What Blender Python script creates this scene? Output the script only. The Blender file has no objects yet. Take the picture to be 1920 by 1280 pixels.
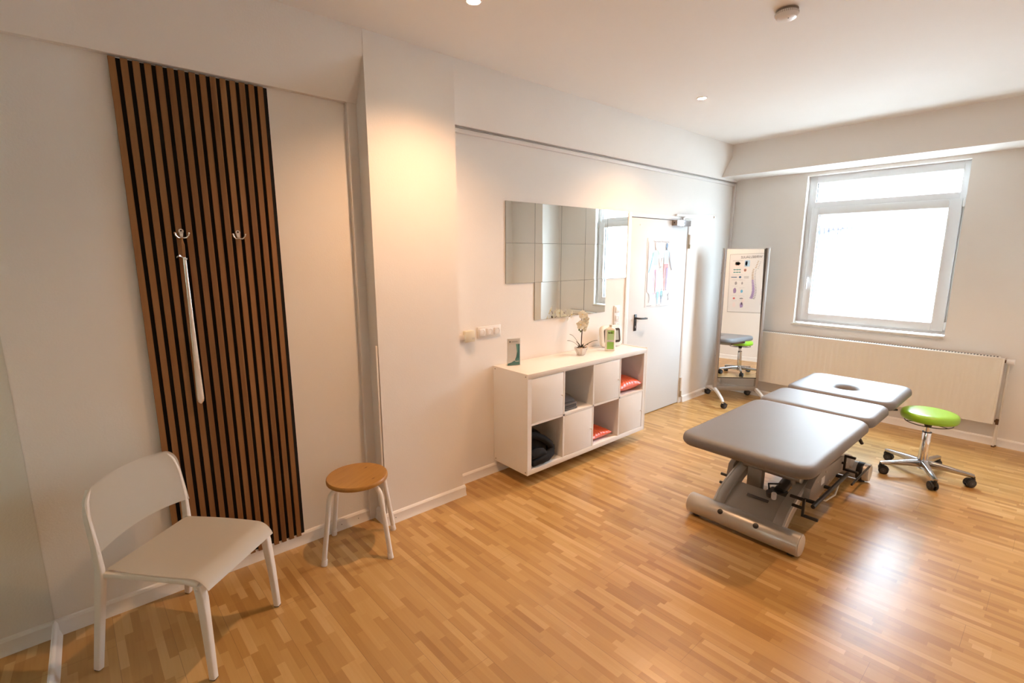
import bpy, bmesh, math, random
from mathutils import Matrix, Vector
random.seed(7)
PI = math.pi
C = bpy.context.scene.collection
SC = bpy.context.scene

# ------------------------------------------------------------------ materials
MATS = {}
def newmat(name):
    m = bpy.data.materials.new(name); m.use_nodes = True
    return m, m.node_tree.nodes, m.node_tree.links
def P(name, col, rough=.5, metal=0., spec=.5, bump=0., bscale=200., coat=0., sheen=0., var=0., vscale=6., crough=.1):
    if name in MATS: return MATS[name]
    m, N, L = newmat(name); b = N['Principled BSDF']
    b.inputs['Base Color'].default_value = (*col, 1)
    b.inputs['Roughness'].default_value = rough
    b.inputs['Metallic'].default_value = metal
    b.inputs['Specular IOR Level'].default_value = spec
    b.inputs['Coat Weight'].default_value = coat
    b.inputs['Coat Roughness'].default_value = crough
    b.inputs['Sheen Weight'].default_value = sheen
    tc = N.new('ShaderNodeTexCoord')
    n = N.new('ShaderNodeTexNoise'); n.inputs['Scale'].default_value = vscale
    L.new(tc.outputs['Object'], n.inputs['Vector'])
    mx = N.new('ShaderNodeMix'); mx.data_type = 'RGBA'
    v = max(var, .01)
    mx.inputs[6].default_value = (*[c*(1-v) for c in col], 1)
    mx.inputs[7].default_value = (*[min(1, c*(1+v)) for c in col], 1)
    L.new(n.outputs['Fac'], mx.inputs[0]); L.new(mx.outputs[2], b.inputs['Base Color'])
    if bump:
        n2 = N.new('ShaderNodeTexNoise'); n2.inputs['Scale'].default_value = bscale
        n2.inputs['Detail'].default_value = 3
        L.new(tc.outputs['Object'], n2.inputs['Vector'])
        bp = N.new('ShaderNodeBump'); bp.inputs['Strength'].default_value = bump; bp.inputs['Distance'].default_value = .002
        L.new(n2.outputs['Fac'], bp.inputs['Height']); L.new(bp.outputs['Normal'], b.inputs['Normal'])
    MATS[name] = m
    return m

def mat_floor():
    m, N, L = newmat('beech_strip_floor'); b = N['Principled BSDF']
    tc = N.new('ShaderNodeTexCoord'); sp = N.new('ShaderNodeSeparateXYZ'); L.new(tc.outputs['Object'], sp.inputs[0])
    def math_(op, a, c=None, d=None):
        n = N.new('ShaderNodeMath'); n.operation = op
        for i, v in enumerate((a, c, d)):
            if v is None: continue
            if isinstance(v, (int, float)): n.inputs[i].default_value = v
            else: L.new(v, n.inputs[i])
        return n.outputs[0]
    X, Y = sp.outputs[0], sp.outputs[1]
    X = math_('ADD', X, 10.); Y = math_('ADD', Y, 10.)
    X = math_('ADD', X, math_('MULTIPLY', Y, .035))
    rowf = math_('DIVIDE', X, .0325)
    row = math_('FLOOR', rowf)
    def wn1(v):
        n = N.new('ShaderNodeTexWhiteNoise'); n.noise_dimensions = '1D'; L.new(v, n.inputs['W']); return n.outputs['Value']
    r1 = wn1(row); r2 = wn1(math_('ADD', row, 53.7))
    ln = math_('ADD', math_('MULTIPLY', r1, .17), .17)
    cellf = math_('ADD', math_('DIVIDE', Y, ln), math_('MULTIPLY', r2, 7.))
    cell = math_('FLOOR', cellf)
    cv = N.new('ShaderNodeCombineXYZ'); L.new(row, cv.inputs[0]); L.new(cell, cv.inputs[1])
    wn = N.new('ShaderNodeTexWhiteNoise'); wn.noise_dimensions = '2D'; L.new(cv.outputs[0], wn.inputs['Vector'])
    # merge some neighbouring strips: mix in a second, larger pattern
    row2 = math_('FLOOR', math_('DIVIDE', X, .0975))
    cell2 = math_('FLOOR', math_('ADD', math_('DIVIDE', Y, .52), math_('MULTIPLY', wn1(math_('ADD', row2, 9.3)), 5.)))
    cv2 = N.new('ShaderNodeCombineXYZ'); L.new(row2, cv2.inputs[0]); L.new(cell2, cv2.inputs[1])
    wn2 = N.new('ShaderNodeTexWhiteNoise'); wn2.noise_dimensions = '2D'; L.new(cv2.outputs[0], wn2.inputs['Vector'])
    # grain
    mp = N.new('ShaderNodeMapping'); mp.inputs['Scale'].default_value = (90, 4, 1); L.new(tc.outputs['Object'], mp.inputs[0])
    gn = N.new('ShaderNodeTexNoise'); gn.inputs['Scale'].default_value = 1.; gn.inputs['Detail'].default_value = 4; L.new(mp.outputs[0], gn.inputs['Vector'])
    f = math_('ADD', math_('MULTIPLY', wn.outputs['Value'], .68), math_('ADD', math_('MULTIPLY', wn2.outputs['Value'], .17), math_('MULTIPLY', gn.outputs['Fac'], .28)))
    f = math_('SUBTRACT', f, .06)
    cr = N.new('ShaderNodeValToRGB'); e = cr.color_ramp.elements
    e[0].position = 0.; e[0].color = (.34, .165, .044, 1)
    e[1].position = 1.; e[1].color = (.66, .44, .20, 1)
    k = cr.color_ramp.elements.new(.35); k.color = (.46, .255, .075, 1)
    k = cr.color_ramp.elements.new(.7); k.color = (.55, .33, .115, 1)
    L.new(f, cr.inputs[0])
    # board seams each six rows, joints along the board
    seam = math_('LESS_THAN', math_('FRACT', math_('DIVIDE', X, .195)), .010)
    brow = math_('FLOOR', math_('DIVIDE', X, .195))
    joint = math_('LESS_THAN', math_('FRACT', math_('ADD', math_('DIVIDE', Y, 1.29), math_('MULTIPLY', wn1(math_('ADD', brow, 3.1)), 9.))), .0014)
    dk = math_('MULTIPLY', math_('MAXIMUM', seam, joint), .45)
    mx = N.new('ShaderNodeMix'); mx.data_type = 'RGBA'; L.new(dk, mx.inputs[0]); L.new(cr.outputs[0], mx.inputs[6]); mx.inputs[7].default_value = (.12, .05, .015, 1)
    L.new(mx.outputs[2], b.inputs['Base Color'])
    # worn varnish
    n3 = N.new('ShaderNodeTexNoise'); n3.inputs['Scale'].default_value = 3.5; n3.inputs['Detail'].default_value = 5; L.new(tc.outputs['Object'], n3.inputs['Vector'])
    L.new(math_('ADD', math_('MULTIPLY', n3.outputs['Fac'], .08), .27), b.inputs['Roughness'])
    b.inputs['Specular IOR Level'].default_value = .85
    bp = N.new('ShaderNodeBump'); bp.inputs['Strength'].default_value = .12; bp.inputs['Distance'].default_value = .001
    L.new(math_('SUBTRACT', math_('MULTIPLY', gn.outputs['Fac'], .4), math_('MAXIMUM', seam, joint)), bp.inputs['Height']); L.new(bp.outputs[0], b.inputs['Normal'])
    return m

def mat_wood(name, c0, c1, axis='Z', knots=False, rough=.5, cell=None):
    m, N, L = newmat(name); b = N['Principled BSDF']
    tc = N.new('ShaderNodeTexCoord'); mp = N.new('ShaderNodeMapping')
    s = {'Z': (60, 60, 3), 'X': (5, 60, 60), 'Y': (60, 5, 60)}[axis]
    mp.inputs['Scale'].default_value = s; L.new(tc.outputs['Object'], mp.inputs[0])
    n = N.new('ShaderNodeTexNoise'); n.inputs['Scale'].default_value = 1; n.inputs['Detail'].default_value = 5; n.inputs['Distortion'].default_value = .4
    L.new(mp.outputs[0], n.inputs['Vector'])
    n0 = N.new('ShaderNodeTexNoise'); n0.inputs['Scale'].default_value = 4.; L.new(tc.outputs['Object'], n0.inputs['Vector'])
    ad = N.new('ShaderNodeMath'); ad.operation = 'MULTIPLY_ADD'; ad.inputs[1].default_value = .5
    L.new(n.outputs['Fac'], ad.inputs[0])
    if cell:
        sp = N.new('ShaderNodeSeparateXYZ'); L.new(tc.outputs['Object'], sp.inputs[0])
        d = N.new('ShaderNodeMath'); d.operation = 'DIVIDE'; d.inputs[1].default_value = cell; L.new(sp.outputs[0], d.inputs[0])
        fl = N.new('ShaderNodeMath'); fl.operation = 'FLOOR'; L.new(d.outputs[0], fl.inputs[0])
        w = N.new('ShaderNodeTexWhiteNoise'); w.noise_dimensions = '1D'; L.new(fl.outputs[0], w.inputs['W'])
        h = N.new('ShaderNodeMath'); h.operation = 'MULTIPLY'; h.inputs[1].default_value = .5; L.new(w.outputs['Value'], h.inputs[0])
        L.new(h.outputs[0], ad.inputs[2])
    else:
        h = N.new('ShaderNodeMath'); h.operation = 'MULTIPLY'; h.inputs[1].default_value = .5; L.new(n0.outputs['Fac'], h.inputs[0])
        L.new(h.outputs[0], ad.inputs[2])
    cr = N.new('ShaderNodeValToRGB'); e = cr.color_ramp.elements
    e[0].position = .25; e[0].color = (*c0, 1); e[1].position = .75; e[1].color = (*c1, 1)
    L.new(ad.outputs[0], cr.inputs[0]); out = cr.outputs[0]
    if knots:
        for (kx, ky) in knots:
            vm = N.new('ShaderNodeVectorMath'); vm.operation = 'DISTANCE'; 
            ms = N.new('ShaderNodeMapping'); ms.inputs['Scale'].default_value = (1, 2.2, 0); L.new(tc.outputs['Object'], ms.inputs[0])
            L.new(ms.outputs[0], vm.inputs[0]); vm.inputs[1].default_value = (kx, ky*2.2, 0)
            r = N.new('ShaderNodeMapRange'); r.inputs[1].default_value = .006; r.inputs[2].default_value = .016; r.inputs[3].default_value = .8; r.inputs[4].default_value = 0
            L.new(vm.outputs['Value'], r.inputs[0])
            mx = N.new('ShaderNodeMix'); mx.data_type = 'RGBA'; L.new(r.outputs[0], mx.inputs[0]); L.new(out, mx.inputs[6]); mx.inputs[7].default_value = (.16, .05, .012, 1)
            out = mx.outputs[2]
    L.new(out, b.inputs['Base Color']); b.inputs['Roughness'].default_value = rough
    return m

def mat_glass():
    m, N, L = newmat('window_glass'); 
    N.remove(N['Principled BSDF'])
    t = N.new('ShaderNodeBsdfTransparent'); t.inputs[0].default_value = (.97, .985, .98, 1)
    g = N.new('ShaderNodeBsdfGlossy'); g.inputs['Roughness'].default_value = .01
    f = N.new('ShaderNodeFresnel'); f.inputs[0].default_value = 1.45
    mx = N.new('ShaderNodeMixShader'); mx.inputs[0].default_value = .05; L.new(t.outputs[0], mx.inputs[1]); L.new(g.outputs[0], mx.inputs[2])
    L.new(mx.outputs[0], N['Material Output'].inputs[0])
    return m
def mat_emit(name, col, s):
    m, N, L = newmat(name); N.remove(N['Principled BSDF'])
    e = N.new('ShaderNodeEmission'); e.inputs[0].default_value = (*col, 1); e.inputs[1].default_value = s
    L.new(e.outputs[0], N['Material Output'].inputs[0]); return m
def mat_acrylic():
    m, N, L = newmat('clear_acrylic'); N.remove(N['Principled BSDF'])
    t = N.new('ShaderNodeBsdfTransparent'); t.inputs[0].default_value = (.96, .97, .97, 1)
    g = N.new('ShaderNodeBsdfGlossy'); g.inputs['Roughness'].default_value = .03
    f = N.new('ShaderNodeFresnel'); f.inputs[0].default_value = 1.4
    mx = N.new('ShaderNodeMixShader'); mx.inputs[0].default_value = .05; L.new(t.outputs[0], mx.inputs[1]); L.new(g.outputs[0], mx.inputs[2])
    L.new(mx.outputs[0], N['Material Output'].inputs[0]); return m

WALL = P('white_wall_paint', (.86, .825, .78), .75, bump=.25, bscale=120, var=.012)
CEIL = P('white_ceiling_paint', (.87, .845, .81), .8, bump=.15, bscale=90, var=.01)
TRIM = P('white_satin_trim', (.84, .82, .79), .4, var=.01)
DARK = P('dark_gap', (.02, .018, .016), .7)
PVC = P('white_window_plastic', (.80, .81, .82), .3)
SILLM = P('marble_sill', (.66, .62, .56), .25, var=.18, vscale=30)
MELA = P('white_melamine', (.86, .84, .81), .35)
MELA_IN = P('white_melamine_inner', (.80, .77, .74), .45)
SLATW = mat_wood('oak_slat', (.195, .080, .023), (.30, .138, .046), 'Z', rough=.6, cell=.04167)
FELT = P('black_felt', (.006, .006, .007), .95, sheen=.02)
WHITEC = P('white_lacquer', (.82, .78, .70), .38)
WHITEM = P('white_powder_metal', (.84, .81, .76), .35)
PINE = mat_wood('oiled_pine', (.34, .155, .030), (.48, .25, .062), 'X', knots=((.097, .019), (.002, -.116)), rough=.35)
CHROME = P('polished_chrome', (.85, .85, .86), .08, metal=1.)
ALU = P('polished_aluminium', (.50, .51, .54), .2, metal=1.)
STEEL = P('brushed_steel', (.75, .74, .72), .28, metal=1.)
NICKEL = P('satin_nickel', (.80, .74, .68), .25, metal=1.)
BLACKP = P('black_plastic', (.018, .018, .02), .4)
RUBBER = P('grey_rubber', (.06, .06, .065), .6)
GREYP = P('dark_grey_plastic', (.10, .10, .11), .45)
PADM = P('grey_vinyl', (.17, .165, .17), .46, bump=.12, bscale=500, spec=.45, var=.02)
SILVER = P('silver_grey_metal', (.50, .475, .44), .35, metal=.35, var=.02)
SILVERL = P('light_silver_edge', (.72, .70, .67), .35, metal=.2)
TAUPE = P('taupe_metal', (.30, .275, .25), .42, metal=.3)
GREEN = P('apple_green_vinyl', (.29, .57, .03), .3, coat=.2, crough=.2)
ORANGE = P('orange_vinyl', (.78, .115, .035), .34, bump=.3, bscale=40, var=.05)
FLEECE = P('black_fleece', (.004, .0042, .006), .95, bump=.8, bscale=350, sheen=.015)
TOWEL = P('grey_towel', (.10, .09, .085), .9, bump=.8, bscale=500, sheen=.15)
MIRROR = P('mirror_silver', (.90, .925, .905), .008, metal=1.)
MIRRORL = P('tinted_mirror', (.62, .68, .60), .015, metal=1.)
MEDGE = P('mirror_edge', (.12, .16, .14), .25)
RADI = P('cream_radiator_enamel', (.80, .755, .67), .35)
BRASS = P('old_brass', (.16, .10, .06), .5, metal=.6)
CREAM = P('cream_plastic', (.72, .655, .50), .4)
SOCK = P('white_socket_plastic', (.82, .79, .76), .3)
SOCKD = P('socket_recess', (.52, .49, .46), .4)
BLK = P('black_handle', (.02, .02, .022), .35)
PAPER = P('poster_paper', (.78, .755, .735), .5, spec=.35)
LEAF = P('dark_leaf', (.022, .032, .012), .4)
STEMM = P('dark_stem', (.035, .022, .012), .5)
PETAL = P('cream_petal', (.95, .91, .78), .5, sheen=.1)
PETALY = P('yellow_petal_centre', (.85, .62, .12), .5)
BUD = P('green_bud', (.10, .16, .05), .5)
POT = P('white_ceramic', (.84, .82, .79), .25)
SOIL = P('pot_bark', (.09, .05, .025), .9, var=.5, vscale=120)
PEB = P('pale_pebble', (.62, .46, .32), .7)
GREENL = P('label_green', (.30, .60, .12), .4)
GREENL2 = P('label_pale_green', (.52, .74, .38), .4)
LCD = P('lcd_grey', (.42, .43, .38), .25)
BRONZE = P('dark_bronze_trim', (.05, .032, .022), .35)
LEATHER = P('tan_leather', (.38, .17, .055), .5)
GLASS = mat_glass(); ACR = mat_acrylic(); FLOORM = mat_floor()
ARMM = P('aged_nickel', (.42, .37, .32), .35, metal=.8)
POSTM = P('post_metal', (.38, .34, .31), .4, metal=.4)
HORN = P('shoehorn_steel', (.90, .87, .82), .22, metal=.75)
HINGE = P('bare_brass_hinge', (.45, .37, .26), .4, metal=.6)

# ------------------------------------------------------------------ geometry helpers
class G:
    """collects shapes per material; build() links them as ONE mesh object"""
    def __init__(s, M=None): s.bm = bmesh.new(); s.mats = []; s.M = M or Matrix.Identity(4)
    def _add(s, t, mat, M=None):
        if mat not in s.mats: s.mats.append(mat)
        i = s.mats.index(mat)
        for f in t.faces: f.material_index = i
        t.transform(s.M @ (M or Matrix.Identity(4)))
        me = bpy.data.meshes.new('tmp'); t.to_mesh(me); t.free()
        s.bm.from_mesh(me); bpy.data.meshes.remove(me)
        return s
    def box(s, mat, x0, x1, y0, y1, z0, z1, bev=0., seg=2, M=None):
        t = bmesh.new(); bmesh.ops.create_cube(t, size=1)
        for v in t.verts:
            v.co = Vector(((x0+x1)/2+v.co.x*(x1-x0), (y0+y1)/2+v.co.y*(y1-y0), (z0+z1)/2+v.co.z*(z1-z0)))
        if bev: bmesh.ops.bevel(t, geom=list(t.edges), offset=min(bev, .49*min(abs(x1-x0), abs(y1-y0), abs(z1-z0))), segments=seg, profile=.5, affect='EDGES')
        return s._add(t, mat, M)
    def prism(s, mat, pts, axis, a, b, bev=0., M=None, seg=2):
        """polygon pts in the plane normal to axis (x: (y,z), y: (x,z), z: (x,y)) pulled from a to b"""
        t = bmesh.new()
        mk = {'x': lambda p, c: (c, p[0], p[1]), 'y': lambda p, c: (p[0], c, p[1]), 'z': lambda p, c: (p[0], p[1], c)}[axis]
        A = [t.verts.new(mk(p, a)) for p in pts]; B = [t.verts.new(mk(p, b)) for p in pts]
        n = len(pts)
        fa = t.faces.new(A); fb = t.faces.new(B[::-1])
        for i in range(n): t.faces.new((A[i], B[i], B[(i+1) % n], A[(i+1) % n]))
        bmesh.ops.recalc_face_normals(t, faces=list(t.faces))
        if bev:
            es = [e for e in t.edges if (e.verts[0] in A) == (e.verts[1] in A)]
            bmesh.ops.bevel(t, geom=es, offset=bev, segments=seg, profile=.5, affect='EDGES')
        return s._add(t, mat, M)
    def cyl(s, mat, p0, p1, r0, r1=None, seg=24, bev=0., M=None):
        r1 = r0 if r1 is None else r1
        p0, p1 = Vector(p0), Vector(p1); d = p1-p0; L = d.length
        t = bmesh.new(); bmesh.ops.create_cone(t, cap_ends=True, segments=seg, radius1=r0, radius2=r1, depth=L)
        if bev:
            es = [e for e in t.edges if abs(e.verts[0].co.z-e.verts[1].co.z) < 1e-6]
            bmesh.ops.bevel(t, geom=es, offset=bev, segments=2, profile=.5, affect='EDGES')
        q = d.to_track_quat('Z', 'Y').to_matrix().to_4x4()
        t.transform(Matrix.Translation((p0+p1)/2) @ q)
        return s._add(t, mat, M)
    def tube(s, mat, pts, r, seg=12, M=None, sq=False, up=None):
        pts = [Vector(p) for p in pts]; n = len(pts)
        rr = r if isinstance(r, (list, tuple)) else [r]*n
        t = bmesh.new(); rings = []; prev = None
        for i, p in enumerate(pts):
            d = (pts[min(i+1, n-1)]-pts[max(i-1, 0)]).normalized()
            if prev is None:
                a = Vector(up) if up else (Vector((0, 0, 1)) if abs(d.z) < .9 else Vector((1, 0, 0)))
                u = (a-d*a.dot(d)).normalized()
            else: u = (prev-d*prev.dot(d)).normalized()
            prev = u; w = d.cross(u)
            ring = []
            for k in range(seg):
                th = 2*PI*k/seg
                if sq:
                    ra, rb = rr[i] if isinstance(rr[i], tuple) else (rr[i], rr[i])
                    c, s_ = math.cos(th), math.sin(th); e = .45
                    cx = math.copysign(abs(c)**e, c)*ra; cy = math.copysign(abs(s_)**e, s_)*rb
                else: cx, cy = math.cos(th)*rr[i], math.sin(th)*rr[i]
                ring.append(t.verts.new(p+u*cx+w*cy))
            rings.append(ring)
        for i in range(n-1):
            for k in range(seg): t.faces.new((rings[i][k], rings[i][(k+1) % seg], rings[i+1][(k+1) % seg], rings[i+1][k]))
        t.faces.new(rings[0][::-1]); t.faces.new(rings[-1])
        bmesh.ops.recalc_face_normals(t, faces=list(t.faces))
        return s._add(t, mat, M)
    def lathe(s, mat, prof, c, seg=40, M=None, sx=1., sy=1.):
        t = bmesh.new(); rings = []
        for (r, z) in prof:
            if r < 1e-6: rings.append([t.verts.new((0, 0, z))])
            else: rings.append([t.verts.new((r*math.cos(2*PI*k/seg)*sx, r*math.sin(2*PI*k/seg)*sy, z)) for k in range(seg)])
        for a, b in zip(rings, rings[1:]):
            for k in range(seg):
                q = [a[k % len(a)], a[(k+1) % len(a)], b[(k+1) % len(b)], b[k % len(b)]]
                u = []
                for v in q:
                    if v not in u: u.append(v)
                if len(u) > 2: t.faces.new(u)
        for rg in (rings[0], rings[-1]):
            if len(rg) > 2: t.faces.new(rg)
        bmesh.ops.recalc_face_normals(t, faces=list(t.faces))
        t.transform(Matrix.Translation(c))
        return s._add(t, mat, M)
    def grid(s, mat, fn, nu, nv, M=None, closeu=False):
        t = bmesh.new(); V = [[t.verts.new(fn(i/(nu-1 if not closeu else nu), j/(nv-1))) for j in range(nv)] for i in range(nu)]
        for i in range(nu if closeu else nu-1):
            for j in range(nv-1):
                a = V[i]; b = V[(i+1) % nu]
                t.faces.new((a[j], b[j], b[j+1], a[j+1]))
        if closeu:
            t.faces.new([V[i][0] for i in range(nu)]); t.faces.new([V[i][-1] for i in range(nu)])
        bmesh.ops.recalc_face_normals(t, faces=list(t.faces))
        return s._add(t, mat, M)
    def solid(s, mat, fn, nu, nv, th, M=None):
        """a sheet fn(u,v) -> point with thickness th"""
        t = bmesh.new(); V = [[t.verts.new(fn(i/(nu-1), j/(nv-1))) for j in range(nv)] for i in range(nu)]
        for i in range(nu-1):
            for j in range(nv-1): t.faces.new((V[i][j], V[i+1][j], V[i+1][j+1], V[i][j+1]))
        bmesh.ops.solidify(t, geom=list(t.faces), thickness=th)
        bmesh.ops.recalc_face_normals(t, faces=list(t.faces))
        return s._add(t, mat, M)
    def ball(s, mat, c, r, sc=(1, 1, 1), u=20, v=12, M=None):
        t = bmesh.new(); bmesh.ops.create_uvsphere(t, u_segments=u, v_segments=v, radius=r)
        for q in t.verts: q.co = Vector((c[0]+q.co.x*sc[0], c[1]+q.co.y*sc[1], c[2]+q.co.z*sc[2]))
        return s._add(t, mat, M)
    def poly(s, mat, pts3, M=None):
        t = bmesh.new(); t.faces.new([t.verts.new(p) for p in pts3]); return s._add(t, mat, M)
    def text(s, mat, body, size, M, ext=.0004, align='CENTER'):
        cu = bpy.data.curves.new('tmp_text', 'FONT'); cu.body = body; cu.size = size; cu.align_x = align; cu.extrude = ext
        o = bpy.data.objects.new('tmp_text', cu); C.objects.link(o)
        dg = bpy.context.evaluated_depsgraph_get(); dg.update()
        me = o.evaluated_get(dg).to_mesh(); t = bmesh.new(); t.from_mesh(me); o.evaluated_get(dg).to_mesh_clear()
        bpy.data.objects.remove(o); bpy.data.curves.remove(cu)
        return s._add(t, mat, M)
    def build(s, name, parent=None, origin=None, smooth=True, ang=35):
        me = bpy.data.meshes.new(name); bm = s.bm
        if parent is not None:
            bm.transform(WM[parent.name].inverted()); wm = WM[parent.name].copy()
        else:
            if origin is None:
                xs = [v.co for v in bm.verts]
                mn = Vector([min(c[i] for c in xs) for i in range(3)]); mxx = Vector([max(c[i] for c in xs) for i in range(3)])
                origin = ((mn.x+mxx.x)/2, (mn.y+mxx.y)/2, mn.z)
            wm = Matrix.Translation(origin); bm.transform(wm.inverted())
        bm.to_mesh(me); bm.free()
        for m in s.mats: me.materials.append(m)
        for p in me.polygons: p.use_smooth = smooth
        if smooth:
            try: me.set_sharp_from_angle(angle=math.radians(ang))
            except Exception: pass
        o = bpy.data.objects.new(name, me); C.objects.link(o)
        if parent is not None: o.parent = parent
        else: o.location = origin
        WM[o.name] = wm
        return o
WM = {}
def tag(o, label=None, cat=None, group=None, kind=None):
    if label: o['label'] = label
    if cat: o['category'] = cat
    if group: o['group'] = group
    if kind: o['kind'] = kind
    return o
def thing(name, label, cat, loc, rz=0., group=None):
    o = bpy.data.objects.new(name, None); C.objects.link(o); o.empty_display_size = .1
    o.location = loc; o.rotation_euler = (0, 0, rz)
    WM[o.name] = Matrix.Translation(loc) @ Matrix.Rotation(rz, 4, 'Z')
    return tag(o, label, cat, group)
def struct(g, name, parent=None, origin=(0, 0, 0)):
    o = g.build(name, parent, origin=None if parent else origin, ang=30)
    if not parent: o['kind'] = 'structure'
    return o
def copy_tree(o):
    r = o.copy(); C.objects.link(r)
    for ch in list(o.children):
        c = ch.copy(); C.objects.link(c); c.parent = r
        for g_ in ch.children:
            d = g_.copy(); C.objects.link(d); d.parent = c
    return r
def arc(cx, cz, r, a0, a1, n):
    return [(cx+r*math.cos(math.radians(a0+(a1-a0)*i/n)), cz+r*math.sin(math.radians(a0+(a1-a0)*i/n))) for i in range(n+1)]

# ------------------------------------------------------------------ dimensions (metres)
W = 2.84      # long wall on the left
PY = 2.69     # face of the pier on the long wall
LX = 6.02     # window wall
NX = -.312    # near wall with the big mirror
RY = -.82     # wall behind the camera, to the right
HC = 2.91     # ceiling
EYE = 1.71

# floor, ceiling
g = G(); g.box(FLOORM, NX-.3, LX+.3, RY-.3, W+.3, -.1, 0); struct(g, 'floor')
g = G(); g.box(CEIL, NX-.3, LX+.3, RY-.3, W+.3, HC, HC+.12); struct(g, 'ceiling')
# long wall with door opening, pier and sloping beam
DX0, DX1, DZ = 3.965, 5.035, 2.075
g = G()
g.box(WALL, NX-.3, DX0, W, W+.25, 0, HC); g.box(WALL, DX1, LX+.3, W, W+.25, 0, HC); g.box(WALL, DX0, DX1, W, W+.25, DZ, HC)
g.box(WALL, DX0, DX1, W+.15, W+.25, 0, DZ)
g.prism(WALL, [(W, 2.556), (2.806, 2.556), (PY, 2.785), (PY, HC), (W, HC)], 'x', NX, LX)
g.box(WALL, 1.262, 1.855, PY-.0012, W, 0, HC)
g.box(WALL, 1.205, 1.262, 2.812, W, 0, 2.556)
struct(g, 'wall_left')
# window wall
WY0, WY1, WZ0, WZ1 = .726, 2.035, .915, 2.54
g = G()
g.box(WALL, LX, LX+.17, RY-.3, WY0, 0, HC); g.box(WALL, LX, LX+.17, WY1, W, 0, HC)
g.box(WALL, LX, LX+.17, WY0, WY1, 0, WZ0); g.box(WALL, LX, LX+.17, WY0, WY1, WZ1, HC)
g.box(WALL, 5.61, LX, RY, 2.84, 2.577, HC)
g.box(WALL, 5.635, LX, RY, -.07, 0, 2.6)
struct(g, 'wall_far')
g = G(); g.box(WALL, NX-.3, LX, RY-.25, RY, 0, HC); struct(g, 'wall_right')
g = G(); g.box(WALL, NX-.25, NX, RY, W, 0, HC); struct(g, 'wall_near')

# skirting boards
def skirt(name, runs):
    g = G()
    for (x0, y0, x1, y1, nx, ny, dots) in runs:
        d = Vector((x1-x0, y1-y0, 0)); L = d.length; d.normalize()
        # local: X along, Y out of the wall
        M = Matrix(((d.x, nx, 0, x0), (d.y, ny, 0, y0), (0, 0, 1, 0), (0, 0, 0, 1)))
        prof = [(0, 0), (.026, 0), (.022, .012), (.017, .026), (.016, .060), (.009, .070), (.0, .074)]
        g.prism(TRIM, prof, 'x', 0, L, M=M)
        for t in dots: g.cyl(DARK, (t, .0155, .034), (t, .0172, .034), .0028, seg=10, M=M)
    return struct(g, name)
skirt('baseboard_left', [(NX, W, 1.205, W, 0, -1, (.55, 1.33, 1.44)), (1.262, W, 1.262, PY, -1, 0, ()), (1.262-.017, PY, 1.855+.017, PY, 0, -1, (.07,)),
                         (1.855, PY, 1.855, W, 1, 0, ()), (1.855, W, 3.905, W, 0, -1, (.02,)), (5.085, W, LX, W, 0, -1, (.3,))])
skirt('baseboard_far', [(LX, -.07, LX, W, -1, 0, ())])
skirt('baseboard_right', [(NX, RY, 5.635, RY, 0, 1, ())])
skirt('baseboard_near', [(NX, RY, NX, W, 1, 0, (3.2,))])

# cable strip under the beam and down the corner
g = G(); g.box(TRIM, 1.856, LX-.012, W-.022, W, 2.513, 2.541, .003); g.box(TAUPE, 1.856, LX, W-.019, W-.001, 2.541, 2.5445)
struct(g, 'trim_1')
g = G(); g.box(TRIM, LX-.032, LX-.002, W-.028, W-.001, .075, 2.541, .003); struct(g, 'trim_2')
g = G(); g.box(TRIM, 1.862, 1.872, W-.012, W-.001, .075, 1.10, .002); struct(g, 'trim_3')
g = G(); g.box(TRIM, 1.247, 1.259, 2.694, 2.706, .075, 1.17, .002); struct(g, 'trim_4')

# big mirror filling the near wall
g = G(); g.box(MIRRORL, NX+.001, NX+.006, RY+.02, W-.003, .078, HC-.35); g.box(MEDGE, NX+.0005, NX+.0045, RY+.018, W-.0025, .0765, HC-.348)
tag(g.build('wall_mirror'), 'large greenish wall mirror reaching the corner at the left edge', 'mirror')

# ------------------------------------------------------------------ door
g = G()
g.box(TRIM, DX0-.055, DX0, W-.012, W+.001, 0, DZ+.03, .003); g.box(TRIM, DX1, DX1+.035, W-.004, W+.001, 0, DZ+.03, .002)
g.box(TRIM, DX0-.055, DX1+.035, W-.006, W+.001, DZ, DZ+.03, .002)
g.box(TRIM, DX0, DX0+.012, W, W+.06, 0, DZ); g.box(TRIM, DX1-.008, DX1, W, W+.06, 0, DZ); g.box(TRIM, DX0, DX1, W, W+.06, DZ-.008, DZ)
door = struct(g, 'door_1')
g = G(); g.box(TRIM, DX0+.016, DX1-.012, W+.008, W+.055, .008, DZ-.014, .003)
g.cyl(SOCK, (4.13, W+.009, 1.995), (4.13, W+.004, 1.995), .006, seg=12)
g.box(DARK, DX0+.0155, DX0+.0185, W+.012, W+.05, .008, DZ-.014)
leaf = g.build('door_leaf', door)
leaf.data.materials[0] = P('door_paint', (.74, .74, .73), .5)
g = G()
g.box(BLK, 4.088, 4.128, W-.002, W+.008, .945, 1.115, .004); g.box(SOCK, 4.105, 4.111, W-.003, W-.0015, .975, .998)
g.tube(BLK, [(4.108, W+.004, 1.075), (4.108, W-.035, 1.075), (4.114, W-.048, 1.075), (4.13, W-.055, 1.074), (4.19, W-.056, 1.07), (4.225, W-.055, 1.068), (4.235, W-.045, 1.067), (4.236, W-.025, 1.067)], .0095, 12)
hd = g.build('door_handle', door)
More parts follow.
